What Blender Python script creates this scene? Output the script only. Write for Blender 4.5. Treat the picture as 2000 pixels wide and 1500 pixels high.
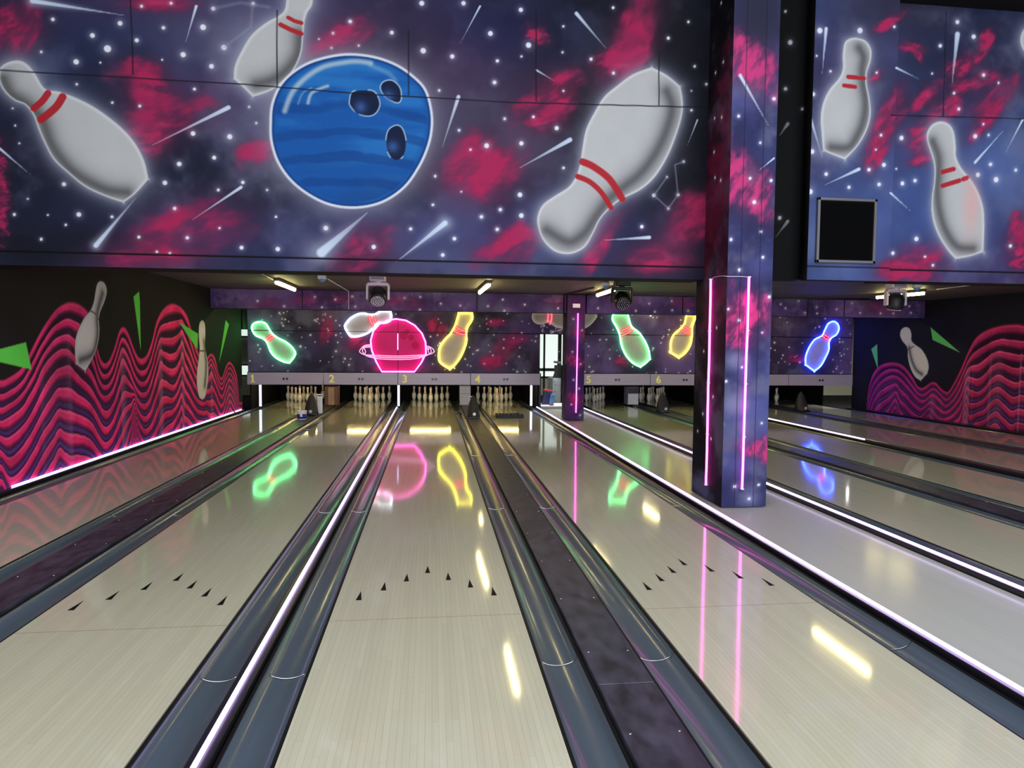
import bpy, math, random
import numpy as np
C = bpy.context.scene
for o in list(bpy.data.objects): bpy.data.objects.remove(o)
# ------------------------------------------------------------------ camera, world, large lights, exposure
F, YAW, PIT, ROL, CH, CX = 1319.537, 0.11866, 0.05588, 0.00865, 1.49954, 0.02355
_f = np.array([math.sin(YAW)*math.cos(PIT), math.cos(YAW)*math.cos(PIT), -math.sin(PIT)])
_r = np.array([math.cos(YAW), -math.sin(YAW), 0.0]); _u = np.cross(_r, _f)
_c, _s = math.cos(ROL), math.sin(ROL)
RR, UU = _c*_r+_s*_u, -_s*_r+_c*_u
from mathutils import Matrix, Vector
cam_d = bpy.data.cameras.new('camera'); cam = bpy.data.objects.new('camera', cam_d)
C.collection.objects.link(cam); C.camera = cam
cam_d.sensor_width = 36; cam_d.lens = F*36/2000; cam_d.clip_start = .05; cam_d.clip_end = 200
cam.matrix_world = Matrix(((RR[0], UU[0], -_f[0], CX), (RR[1], UU[1], -_f[1], 0), (RR[2], UU[2], -_f[2], CH), (0, 0, 0, 1)))
W = bpy.data.worlds.new('world'); C.world = W; W.use_nodes = True
W.node_tree.nodes['Background'].inputs[0].default_value = (.80, .88, 1.0, 1)
W.node_tree.nodes['Background'].inputs[1].default_value = 1.3
C.view_settings.view_transform = 'Standard'; C.view_settings.look = 'None'
C.view_settings.exposure = 0.0; C.view_settings.gamma = 1; C.view_settings.use_curve_mapping = False
def area(name, loc, rot, sx, sy, power, col):
    l = bpy.data.lights.new(name, 'AREA'); l.shape = 'RECTANGLE'; l.size = sx; l.size_y = sy; l.energy = power; l.color = col
    o = bpy.data.objects.new(name, l); C.collection.objects.link(o); o.location = loc; o.rotation_euler = rot
    return o
# ceiling light panels of the high hall the camera stands in
area('hall_light', (-1.5, 1.2, 5.7), (math.radians(12), 0, 0), 4, 3, 260, (1, .99, .95))
area('hall_light', (5.0, 1.2, 5.7), (math.radians(12), 0, 0), 4, 3, 260, (.92, .95, 1))
# tall daylight glazing behind the bowlers
area('hall_daylight', (2.5, -4.5, 1.9), (math.radians(90), 0, 0), 13, 3.2, 1150, (.86, .92, 1))
# lamp of the machine room behind the pins
area('machine_room_light', (3.1, 17.4, 2.5), (0, 0, 0), 3, .8, 150, (1, 1, .92))
area('machine_room_light', (12.2, 17.2, 2.5), (0, 0, 0), 2, 1.0, 170, (1, 1, .92))

CAM = np.array([CX, 0, CH])
def ray(x, y): return RR*(x-1000)/F+UU*(750-y)/F+_f
def atY(x, y, Y): d = ray(x, y); return CAM+d*(Y/d[1])
def atZ(x, y, z=0.0): d = ray(x, y); return CAM+d*((z-CH)/d[2])
def atX(x, y, X): d = ray(x, y); return CAM+d*((X-CX)/d[0])
# ------------------------------------------------------------------ materials
def srgb(c): return tuple(((v/255)/12.92 if v/255 <= .04045 else ((v/255+.055)/1.055)**2.4) for v in c)
def mat(name, col, rough=.5, metal=0, emit=None, es=0, coat=0, coatr=.03, noise=0, scale=20, stretch=(1, 1, 1), bump=0, spec=.5, alpha=1, trans=0):
    m = bpy.data.materials.new(name); m.use_nodes = True; nt = m.node_tree; b = nt.nodes['Principled BSDF']
    c = srgb(col)
    b.inputs['Base Color'].default_value = (*c, 1); b.inputs['Roughness'].default_value = rough
    b.inputs['Metallic'].default_value = metal; b.inputs['Coat Weight'].default_value = coat
    b.inputs['Coat Roughness'].default_value = coatr; b.inputs['Specular IOR Level'].default_value = spec
    b.inputs['Transmission Weight'].default_value = trans
    if emit: b.inputs['Emission Color'].default_value = (*srgb(emit), 1); b.inputs['Emission Strength'].default_value = es
    if noise or bump:
        tc = nt.nodes.new('ShaderNodeTexCoord'); mp = nt.nodes.new('ShaderNodeMapping'); mp.inputs['Scale'].default_value = stretch
        nz = nt.nodes.new('ShaderNodeTexNoise'); nz.inputs['Scale'].default_value = scale; nz.inputs['Detail'].default_value = 5
        nt.links.new(tc.outputs['Object'], mp.inputs[0]); nt.links.new(mp.outputs[0], nz.inputs['Vector'])
        if noise:
            cr = nt.nodes.new('ShaderNodeValToRGB')
            cr.color_ramp.elements[0].color = (*[max(0, v*(1-noise)) for v in c], 1); cr.color_ramp.elements[0].position = .3
            cr.color_ramp.elements[1].color = (*[min(1, v*(1+noise)) for v in c], 1); cr.color_ramp.elements[1].position = .7
            nt.links.new(nz.outputs[0], cr.inputs[0]); nt.links.new(cr.outputs[0], b.inputs['Base Color'])
        if bump:
            bp = nt.nodes.new('ShaderNodeBump'); bp.inputs['Strength'].default_value = bump; bp.inputs['Distance'].default_value = .01
            nt.links.new(nz.outputs[0], bp.inputs['Height']); nt.links.new(bp.outputs[0], b.inputs['Normal'])
    return m
def lane_mat(name, col, dark, coat=1.0, cr=.042):
    m = bpy.data.materials.new(name); m.use_nodes = True; nt = m.node_tree; b = nt.nodes['Principled BSDF']; N = nt.nodes.new; L = nt.links.new
    tc = N('ShaderNodeTexCoord'); sp = N('ShaderNodeSeparateXYZ'); L(tc.outputs['Object'], sp.inputs[0])
    def math_(op, a, b2=None):
        n = N('ShaderNodeMath'); n.operation = op
        for i, v in enumerate((a, b2)):
            if v is None: continue
            if isinstance(v, (int, float)): n.inputs[i].default_value = v
            else: L(v, n.inputs[i])
        return n.outputs[0]
    u = math_('DIVIDE', sp.outputs[0], .02705)
    fl = math_('FLOOR', u); fr = math_('FRACT', u)
    # staggered board lengths
    off = math_('FRACT', math_('MULTIPLY', math_('SINE', math_('MULTIPLY', fl, 12.9898)), 43758.5))
    v = math_('ADD', math_('DIVIDE', sp.outputs[1], 1.1), math_('MULTIPLY', off, 5.0))
    vf = math_('FRACT', v); vi = math_('FLOOR', v)
    cmb = N('ShaderNodeCombineXYZ'); L(fl, cmb.inputs[0]); L(vi, cmb.inputs[1])
    wn = N('ShaderNodeTexWhiteNoise'); wn.noise_dimensions = '2D'; L(cmb.outputs[0], wn.inputs['Vector'])
    e1 = math_('LESS_THAN', fr, .055); e2 = math_('LESS_THAN', vf, .003)
    edge = math_('MAXIMUM', e1, math_('MULTIPLY', e2, .4))
    mp = N('ShaderNodeMapping'); mp.inputs['Scale'].default_value = (90, 2.2, 1); L(tc.outputs['Object'], mp.inputs[0])
    nz = N('ShaderNodeTexNoise'); nz.inputs['Scale'].default_value = 1; nz.inputs['Detail'].default_value = 6; L(mp.outputs[0], nz.inputs['Vector'])
    var = math_('ADD', math_('MULTIPLY', wn.outputs[0], .35), math_('MULTIPLY', nz.outputs[0], .65))
    mix = N('ShaderNodeMix'); mix.data_type = 'RGBA'; mix.inputs['A'].default_value = (*srgb(dark), 1); mix.inputs['B'].default_value = (*srgb(col), 1)
    L(var, mix.inputs['Factor'])
    mx2 = N('ShaderNodeMix'); mx2.data_type = 'RGBA'; L(mix.outputs['Result'], mx2.inputs['A']); mx2.inputs['B'].default_value = (*srgb((120, 118, 100)), 1)
    L(math_('MULTIPLY', edge, .45), mx2.inputs['Factor']); L(mx2.outputs['Result'], b.inputs['Base Color'])
    b.inputs['Roughness'].default_value = .45; b.inputs['Specular IOR Level'].default_value = .4
    b.inputs['Coat Weight'].default_value = coat; b.inputs['Coat IOR'].default_value = 1.62
    n2 = N('ShaderNodeTexNoise'); n2.inputs['Scale'].default_value = 3; n2.inputs['Detail'].default_value = 4; L(tc.outputs['Object'], n2.inputs['Vector'])
    L(math_('ADD', math_('MULTIPLY', n2.outputs[0], .05), cr), b.inputs['Coat Roughness'])
    return m
def paint_mat(name='mural_paint', rough=.7, spec=.08):
    m = bpy.data.materials.new(name); m.use_nodes = True; nt = m.node_tree; b = nt.nodes['Principled BSDF']
    a = nt.nodes.new('ShaderNodeAttribute'); a.attribute_name = 'paint'
    tc = nt.nodes.new('ShaderNodeTexCoord'); nz = nt.nodes.new('ShaderNodeTexNoise'); nz.inputs['Scale'].default_value = 60; nz.inputs['Detail'].default_value = 3
    bp = nt.nodes.new('ShaderNodeBump'); bp.inputs['Strength'].default_value = .12; bp.inputs['Distance'].default_value = .01
    nt.links.new(tc.outputs['Object'], nz.inputs['Vector']); nt.links.new(nz.outputs[0], bp.inputs['Height']); nt.links.new(bp.outputs[0], b.inputs['Normal'])
    nt.links.new(a.outputs['Color'], b.inputs['Base Color']); b.inputs['Roughness'].default_value = rough; b.inputs['Specular IOR Level'].default_value = spec
    return m
M = {}
M['lane'] = lane_mat('lane_boards', (190, 187, 166), (172, 169, 149))
M['strip'] = lane_mat('grey_boards', (172, 172, 168), (162, 162, 158), .4, .12)
M['arrow'] = mat('arrow_black', (6, 6, 6), .6, spec=.2)
M['paint'] = paint_mat()
M['gutter'] = mat('gutter_plastic', (68, 80, 92), .3, noise=.12, scale=3, stretch=(1, .3, 1), coat=.4, coatr=.12, spec=.5)
M['rubber'] = mat('black_rubber', (10, 10, 12), .5, spec=.25, bump=.1, scale=60)
M['cap'] = mat('return_cover', (50, 49, 62), .42, noise=.6, scale=13, stretch=(1, .5, 1), bump=.2)
M['screw'] = mat('screw_metal', (200, 200, 200), .25, 1)
M['divider'] = mat('divider_black', (22, 21, 27), .3)
M['led'] = mat('led_white', (240, 235, 255), .4, emit=(212, 182, 255), es=6)
M['ledblue'] = mat('led_blue_white', (230, 235, 255), .4, emit=(190, 200, 255), es=4)
M['ledpink'] = mat('led_pink', (255, 120, 220), .4, emit=(255, 70, 200), es=10)
M['ngreen'] = mat('neon_green', (120, 255, 150), .4, emit=(90, 255, 135), es=13)
M['nyellow'] = mat('neon_yellow', (255, 250, 100), .4, emit=(255, 240, 60), es=8)
M['npink'] = mat('neon_pink', (255, 120, 220), .4, emit=(255, 95, 205), es=6.5)
M['nring'] = mat('neon_ring', (250, 190, 235), .4, emit=(250, 165, 225), es=.75)
M['nwhite'] = mat('neon_white', (255, 255, 255), .4, emit=(225, 250, 255), es=6)
M['nred'] = mat('neon_red', (255, 110, 110), .4, emit=(255, 70, 90), es=3.5)
M['nblue'] = mat('neon_blue', (110, 140, 255), .4, emit=(45, 75, 255), es=28)
M['tubewhite'] = mat('white_silicone', (225, 215, 228), .5)
M['mask'] = mat('mask_laminate', (158, 146, 170), .35, noise=.05, scale=3, stretch=(.3, 1, 6))
M['yellow'] = mat('number_yellow', (250, 240, 120), .5)
M['dark'] = mat('matt_black', (14, 13, 16), .8, spec=.15)
M['darkwall'] = mat('dark_wall', (32, 29, 31), .8, spec=.15, noise=.2, scale=4)
M['ceil'] = mat('board_ceiling', (84, 77, 76), .6, noise=.5, scale=4, stretch=(.35, 5, 1), bump=.15)
M['cream'] = mat('cream_wall', (205, 204, 182), .7, noise=.05, scale=2)
M['frame'] = mat('window_frame', (24, 28, 28), .5)
M['pane'] = mat('window_daylight', (240, 250, 245), .3, emit=(228, 244, 236), es=.95)
M['tube'] = mat('lamp_tube', (255, 255, 240), .4, emit=(255, 236, 160), es=36)
M['pintube'] = mat('pin_lamp_tube', (255, 250, 220), .4, emit=(255, 226, 140), es=42)
M['lampbody'] = mat('lamp_body', (95, 92, 80), .5)
M['silver'] = mat('silver_plastic', (232, 214, 232), .4, metal=.2)
M['blackpl'] = mat('black_plastic', (20, 20, 22), .3)
M['glass'] = mat('lens_glass', (170, 160, 175), .12, metal=.7)
M['pin'] = mat('pin_white', (236, 228, 205), .25, coat=.5)
M['pinred'] = mat('pin_red', (200, 50, 45), .3)
M['wood'] = mat('light_wood', (205, 160, 100), .5, noise=.15, scale=6, stretch=(6, 6, 1))
M['wood2'] = mat('brown_wood', (130, 85, 55), .5, noise=.2, scale=6, stretch=(6, 6, 1))
M['whitebox'] = mat('white_panel', (205, 200, 190), .5)
M['greybox'] = mat('grey_panel', (165, 160, 170), .5)
M['hood'] = mat('hood_plastic', (32, 28, 35), .5)
M['badge'] = mat('badge_silver', (190, 185, 190), .3, metal=.5)
M['bluelabel'] = mat('label_blue', (38, 44, 140), .4)
M['white'] = mat('plain_white', (228, 226, 230), .4)
M['metal'] = mat('machine_grey', (150, 156, 160), .4, metal=.3, noise=.15, scale=8)
M['red'] = mat('plain_red', (190, 50, 45), .5)
M['navy'] = mat('plain_navy', (36, 38, 92), .5)
M['lblue'] = mat('plain_light_blue', (110, 160, 225), .5)
M['vent'] = mat('vent_dark', (7, 7, 9), .8, spec=.05)
M['ventframe'] = mat('vent_frame', (90, 88, 92), .4, metal=.5)
M['floor'] = mat('approach_boards', (190, 175, 145), .35, noise=.08, scale=6, stretch=(8, 1, 1), coat=.6)
M['hallceil'] = mat('hall_ceiling', (40, 40, 46), .8)
M['clear'] = mat('clear_plastic', (235, 235, 240), .15, trans=.6)
# ------------------------------------------------------------------ mesh helpers
class MB:
    def __init__(s): s.v, s.f, s.m, s.sm = [], [], [], []
    def add(s, vs, fs, mi=0, smooth=False):
        n = len(s.v); s.v += [tuple(map(float, p)) for p in vs]
        for f in fs: s.f.append([n+i for i in f]); s.m.append(mi); s.sm.append(smooth)
        return s
    def box(s, x0, x1, y0, y1, z0, z1, mi=0, bev=0):
        if bev <= 0:
            return s.add([(x0, y0, z0), (x1, y0, z0), (x1, y1, z0), (x0, y1, z0), (x0, y0, z1), (x1, y0, z1), (x1, y1, z1), (x0, y1, z1)],
                  [(0, 3, 2, 1), (4, 5, 6, 7), (0, 1, 5, 4), (1, 2, 6, 5), (2, 3, 7, 6), (3, 0, 4, 7)], mi)
        b = bev; rings = []
        for z, k in ((z0, b), (z0+b, 0), (z1-b, 0), (z1, b)):
            q = [(x0+b, y0), (x1-b, y0), (x1, y0+b), (x1, y1-b), (x1-b, y1), (x0+b, y1), (x0, y1-b), (x0, y0+b)]
            cx, cy = (x0+x1)/2, (y0+y1)/2
            rings.append([(cx+(x-cx)*(1-2*k/max(1e-6, x1-x0)), cy+(y-cy)*(1-2*k/max(1e-6, y1-y0)), z) for x, y in q])
        vs = [p for r in rings for p in r]; fs = [tuple(range(7, -1, -1)), tuple(range(24, 32))]
        for r in range(3):
            for i in range(8): fs.append((r*8+i, r*8+(i+1) % 8, r*8+8+(i+1) % 8, r*8+8+i))
        return s.add(vs, fs, mi)
    def tube(s, pts, r, n=8, mi=0, closed=False):
        P = [np.array(p, float) for p in pts]; P = [p for i, p in enumerate(P) if i == 0 or np.linalg.norm(p-P[i-1]) > 1e-4]; k = len(P); vs, fs = [], []
        ref = None
        for i, p in enumerate(P):
            a = P[(i-1) % k] if (closed or i) else p; b = P[(i+1) % k] if (closed or i < k-1) else p
            t = b-a; t = t/max(1e-9, np.linalg.norm(t))
            if ref is None: ref = np.cross(t, [0, 1, 0] if abs(t[1]) < .9 else [1, 0, 0])
            e = ref-t*(ref@t); e = e/max(1e-9, np.linalg.norm(e)); g = np.cross(t, e); ref = e
            for j in range(n):
                an = 2*math.pi*j/n; vs.append(p+r*(math.cos(an)*e+math.sin(an)*g))
        m = k if closed else k-1
        for i in range(m):
            for j in range(n): fs.append((i*n+j, i*n+(j+1) % n, ((i+1) % k)*n+(j+1) % n, ((i+1) % k)*n+j))
        if not closed: fs.append(tuple(range(n-1, -1, -1))); fs.append(tuple((k-1)*n+j for j in range(n)))
        return s.add(vs, fs, mi, True)
    def lathe(s, prof, c=(0, 0, 0), n=24, mi=0, mifn=None, axis=None):
        ax = Vector(axis).normalized() if axis else Vector((0, 0, 1)); q = Vector((0, 0, 1)).rotation_difference(ax)
        vs, fs = [], []
        for r, z in prof:
            for j in range(n):
                a = 2*math.pi*j/n; p = q @ Vector((r*math.cos(a), r*math.sin(a), z)); vs.append((p.x+c[0], p.y+c[1], p.z+c[2]))
        base = len(s.v); s.v += vs
        for i in range(len(prof)-1):
            mm = mifn(i) if mifn else mi
            for j in range(n):
                s.f.append([base+i*n+j, base+i*n+(j+1) % n, base+(i+1)*n+(j+1) % n, base+(i+1)*n+j]); s.m.append(mm); s.sm.append(True)
        s.f.append([base+j for j in range(n-1, -1, -1)]); s.m.append(mi); s.sm.append(False)
        s.f.append([base+(len(prof)-1)*n+j for j in range(n)]); s.m.append(mifn(len(prof)-2) if mifn else mi); s.sm.append(False)
        return s
    def prism(s, poly, d, mi=0):   # poly: 3D points, d: extrude vector
        k = len(poly); a = [np.array(p, float) for p in poly]; d = np.array(d, float)
        fs = [tuple(range(k-1, -1, -1)), tuple(range(k, 2*k))]+[(i, (i+1) % k, k+(i+1) % k, k+i) for i in range(k)]
        return s.add(a+[p+d for p in a], fs, mi)
    def build(s, name, mats, parent=None, loc=(0, 0, 0)):
        me = bpy.data.meshes.new(name); me.from_pydata(s.v, [], s.f)
        for m in (mats if isinstance(mats, (list, tuple)) else [mats]): me.materials.append(m)
        me.polygons.foreach_set('material_index', s.m); me.polygons.foreach_set('use_smooth', s.sm); me.update()
        o = bpy.data.objects.new(name, me); C.collection.objects.link(o); o.location = loc
        if parent is not None: o.parent = parent
        return o
def tag(o, label=None, cat=None, group=None, kind=None):
    if label: o['label'] = label
    if cat: o['category'] = cat
    if group: o['group'] = group
    if kind: o['kind'] = kind
    return o
def empty(name, loc=(0, 0, 0), rz=0):
    o = bpy.data.objects.new(name, None); C.collection.objects.link(o); o.location = loc; o.rotation_euler = (0, 0, rz); o.empty_display_size = .1
    return o
def copy_tree(o, parent=None):
    c = o.copy(); C.collection.objects.link(c)
    if parent is not None: c.parent = parent
    for ch in list(o.children): copy_tree(ch, c)
    return c
def struct(o): o['kind'] = 'structure'; return o
# ------------------------------------------------------------------ wall painting (painted once on the wall's own grid)
rng = np.random.RandomState(7)
def vnoise(U, V, scale, seed):
    r = np.random.RandomState(seed); G = r.rand(64, 64)
    x = U*scale+100.3; y = V*scale+57.7; xi = np.floor(x).astype(int); yi = np.floor(y).astype(int)
    fx = x-xi; fy = y-yi; fx = fx*fx*(3-2*fx); fy = fy*fy*(3-2*fy)
    a = G[yi % 64, xi % 64]; b = G[yi % 64, (xi+1) % 64]; c = G[(yi+1) % 64, xi % 64]; d = G[(yi+1) % 64, (xi+1) % 64]
    return (a*(1-fx)+b*fx)*(1-fy)+(c*(1-fx)+d*fx)*fy
def fbm(U, V, scale, seed, oct=5):
    t = 0; a = .5; s = 0
    for k in range(oct): t = t+a*vnoise(U, V, scale*2**k, seed+k*13); s += a; a *= .55
    return t/s
def sstep(a, b, x): t = np.clip((x-a)/(b-a), 0, 1); return t*t*(3-2*t)
def smooth(pts, n=6, closed=True):
    P = np.array(pts, float); k = len(P); out = []
    for i in range(k if closed else k-1):
        p0 = P[(i-1) % k] if closed else P[max(i-1, 0)]; p1 = P[i]; p2 = P[(i+1) % k]; p3 = P[(i+2) % k] if closed else P[min(i+2, k-1)]
        for j in range(n):
            t = j/n; out.append(.5*((2*p1)+(-p0+p2)*t+(2*p0-5*p1+4*p2-p3)*t*t+(-p0+3*p1-3*p2+p3)*t**3))
    if not closed: out.append(P[-1])
    return np.array(out)
class Canvas:
    def __init__(s, u0, u1, v0, v1, step, base):
        s.nu = int(round((u1-u0)/step))+1; s.nv = int(round((v1-v0)/step))+1
        s.u = np.linspace(u0, u1, s.nu); s.v = np.linspace(v0, v1, s.nv); s.U, s.V = np.meshgrid(s.u, s.v)
        s.C = np.zeros((s.nv, s.nu, 3))+np.array(base, float); s.px = 1.0
    def win(s, pts, m):
        P = np.array(pts).reshape(-1, 2)
        i0, i1 = np.searchsorted(s.u, [P[:, 0].min()-m, P[:, 0].max()+m]); j0, j1 = np.searchsorted(s.v, [P[:, 1].min()-m, P[:, 1].max()+m])
        return slice(j0, j1), slice(i0, i1)
    def blend(s, w, col, a): a = np.clip(a, 0, 1)[..., None]; s.C[w] = s.C[w]*(1-a)+np.array(col, float)*a
    def segd(s, w, A, B):
        U, V = s.U[w], s.V[w]; dx, dy = B[0]-A[0], B[1]-A[1]; L = dx*dx+dy*dy+1e-12
        t = np.clip(((U-A[0])*dx+(V-A[1])*dy)/L, 0, 1)
        return np.hypot(U-A[0]-t*dx, V-A[1]-t*dy), t
    def sdf(s, pts, m):
        w = s.win(pts, m); U, V = s.U[w], s.V[w]; D = np.full(U.shape, 9e9); ins = np.zeros(U.shape, bool); k = len(pts)
        for i in range(k):
            A, B = pts[i], pts[(i+1) % k]; d, _ = s.segd(w, A, B); D = np.minimum(D, d)
            if A[1] != B[1]: ins ^= ((A[1] > V) != (B[1] > V)) & (U < (B[0]-A[0])*(V-A[1])/(B[1]-A[1])+A[0])
        return w, np.where(ins, -D, D)
    def linef(s, pts, m):
        w = s.win(pts, m); D = np.full(s.U[w].shape, 9e9)
        for A, B in zip(pts[:-1], pts[1:]): D = np.minimum(D, s.segd(w, A, B)[0])
        return w, D
    def fill(s, pts, col, aa=.004): w, d = s.sdf(pts, aa*3); s.blend(w, col, sstep(aa, -aa, d))
    def stroke(s, pts, r, col, a=1, soft=.5):
        w, d = s.linef(pts, r*2.5); s.blend(w, col, a*sstep(r*(1+soft), r*(1-soft), d))
    def star(s, p, r, a=1, col=(226, 226, 240)):
        w = s.win([p], r*5); d = np.hypot(s.U[w]-p[0], s.V[w]-p[1])
        s.blend(w, col, a*(sstep(r*1.15, r*.6, d)+.33*np.exp(-(d/(r*1.9))**2)))
    def comet(s, h, t, r, col=(205, 220, 240), glow=0, a=.95):
        w = s.win([h, t], r*4+glow); d, tt = s.segd(w, h, t); rr = r*.78*(1-tt)**1.25+r*.13
        s.blend(w, col, a*sstep(rr*1.3, rr*.6, d)*(1-tt*.55))
        if glow: s.blend(w, col, .55*np.exp(-(d/(glow*(1.02-tt)))**2)*(1-tt))
    def neb(s, c, rx, ry, ang, seed, col=(166, 34, 82), a=.92, sc=3.0):
        R = max(rx, ry)*2.2; w = s.win([c], R); ca, sa = math.cos(ang), math.sin(ang)
        x = s.U[w]-c[0]; y = s.V[w]-c[1]; xr = (x*ca+y*sa); yr = (-x*sa+y*ca); k = .30/max(.08, min(rx, .5))
        wx = (fbm(x+seed, y, 2.2*k, seed+3)-.5)*rx*1.3; wy = (fbm(x, y+seed, 2.2*k, seed+4)-.5)*ry*1.3
        d = np.sqrt(((xr+wx)/rx)**2+((yr+wy)/ry)**2)
        n = fbm(xr+seed*.37, yr*1.7+seed*.71, sc*k*1.1, seed); n2 = fbm(xr*.9+3, yr*2.2, sc*k*1.6, seed+5)
        s.blend(w, (92, 34, 66), a*.55*np.exp(-(d/1.25)**3))
        m = sstep(1.25, .45, d+(n-.5)*1.5); holes = .25+.85*sstep(.30, .62, n2)
        s.blend(w, col, a*m*holes); s.blend(w, (196, 62, 112), a*m*sstep(.60, .74, n)*.4)
    def haze(s, c, rx, ry, col, a, seed=1):
        w = s.win([c], max(rx, ry)*2); d = np.sqrt(((s.U[w]-c[0])/rx)**2+((s.V[w]-c[1])/ry)**2)
        s.blend(w, col, a*np.exp(-d*d)*(.45+.9*fbm(s.U[w], s.V[w], 2.5, seed)))
    def pin(s, pts, shade, stripes, k, rim=.022, glow=.10, body=(178, 179, 180), gcol=(150, 154, 174), shw=.05, red=(170, 32, 42)):
        w, d = s.sdf(pts, glow*2.6); s.blend(w, gcol, .8*np.exp(-np.clip(d, 0, None)/glow*1.6)*(d > -.01))
        s.blend(w, (200, 200, 202), sstep(.004, -.004, d))
        n = fbm(s.U[w], s.V[w], 5, 11); s.blend(w, np.array(body), sstep(-rim*.5, -rim*1.8, d)*(.65+.35*n))
        if shade is not None:
            w2, e = s.linef(shade, shw*4); w2d = s.sdf_at(w2, pts)
            s.blend(w2, (58, 58, 60), .92*np.exp(-(e/shw)**1.7)*sstep(-.004, -.02*k, w2d)); s.blend(w2, (120, 120, 124), .5*np.exp(-(e/(shw*2.4))**2)*sstep(-.004, -.03*k, w2d))
        for st, wd in stripes: s.stroke(st, wd, red, .95, .15)
    def sdf_at(s, w, pts):
        U, V = s.U[w], s.V[w]; D = np.full(U.shape, 9e9); ins = np.zeros(U.shape, bool); k = len(pts)
        for i in range(k):
            A, B = pts[i], pts[(i+1) % k]; d, _ = s.segd(w, A, B); D = np.minimum(D, d)
            if A[1] != B[1]: ins ^= ((A[1] > V) != (B[1] > V)) & (U < (B[0]-A[0])*(V-A[1])/(B[1]-A[1])+A[0])
        return np.where(ins, -D, D)
    def space(s, seed, lo=(20, 22, 38), hi=(70, 76, 112), sc=.9):
        n = fbm(s.U, s.V, sc, seed); n2 = fbm(s.U, s.V, sc*2.3, seed+50); n3 = fbm(s.U, s.V, sc*.7, seed+90)
        a = sstep(.28, .78, n)[..., None]; s.C = np.array(lo)*(1-a)+np.array(hi)*a
        b = sstep(.46, .76, n2)[..., None]*.62; s.C = s.C*(1-b)+np.array((104, 106, 132))*b
        p = sstep(.5, .8, n3)[..., None]*.4; s.C = s.C*(1-p)+np.array((78, 46, 86))*p
    def grid(s, name, plane, thick, backmat, parent=None):   # plane(u,v)->xyz arrays ; thick: vector behind the painted face
        X, Y, Z = plane(s.U, s.V); V = np.stack([X, Y, Z], -1).reshape(-1, 3)
        nu, nv = s.nu, s.nv; j, i = np.meshgrid(np.arange(nv-1), np.arange(nu-1), indexing='ij'); a = (j*nu+i)
        Fq = np.stack([a, a+1, a+1+nu, a+nu], -1).reshape(-1, 4)
        cs = [0, nu-1, nu*nv-1, nu*(nv-1)]; n0 = len(V); bk = V[cs]+np.array(thick); V = np.vstack([V, V[cs], bk])
        q = [n0+k for k in range(8)]
        ex = np.array([[q[4], q[7], q[6], q[5]], [q[0], q[4], q[5], q[1]], [q[1], q[5], q[6], q[2]], [q[2], q[6], q[7], q[3]], [q[3], q[7], q[4], q[0]]])
        Fq = np.vstack([Fq, ex])
        me = bpy.data.meshes.new(name); me.vertices.add(len(V)); me.vertices.foreach_set('co', V.astype(np.float32).ravel())
        me.loops.add(Fq.size); me.loops.foreach_set('vertex_index', Fq.astype(np.int32).ravel())
        me.polygons.add(len(Fq)); me.polygons.foreach_set('loop_start', np.arange(0, Fq.size, 4, dtype=np.int32)); me.polygons.foreach_set('loop_total', np.full(len(Fq), 4, np.int32))
        mi = np.zeros(len(Fq), np.int32); mi[-5:] = 1
        me.materials.append(M['paint']); me.materials.append(backmat); me.polygons.foreach_set('material_index', mi); me.update(calc_edges=True)
        at = me.color_attributes.new('paint', 'FLOAT_COLOR', 'POINT'); c = np.clip(s.C, 0, 255)/255
        lin = np.where(c <= .04045, c/12.92, ((c+.055)/1.055)**2.4).reshape(-1, 3); A = np.ones((len(V), 4), np.float32); A[:len(lin), :3] = lin
        at.data.foreach_set('color', A.ravel())
        o = bpy.data.objects.new(name, me); C.collection.objects.link(o)
        if parent is not None: o.parent = parent
        return o
def zc(ox, oy, s):      # measured sheet coordinates -> photo pixels
    return lambda pts: [(ox+p[0]/s, oy+p[1]/s) for p in pts]
def onplY(Y): return lambda pts: [tuple(atY(x, y, Y)[[0, 2]]) for x, y in pts]
def onplX(X): return lambda pts: [tuple(atX(x, y, X)[[1, 2]]) for x, y in pts]
z1, z2, z3, z4 = zc(0, 0, 2.857), zc(500, 0, 2.857), zc(900, 0, 2.857), zc(1340, 0, 2.679)
YM = 6.56
w = onplY(YM)
def stars(cv, conv, zz, lst, k):
    for x, y, r in lst: cv.star(conv(zz([(x, y)]))[0], max(.006, r*k*.86))
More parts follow.
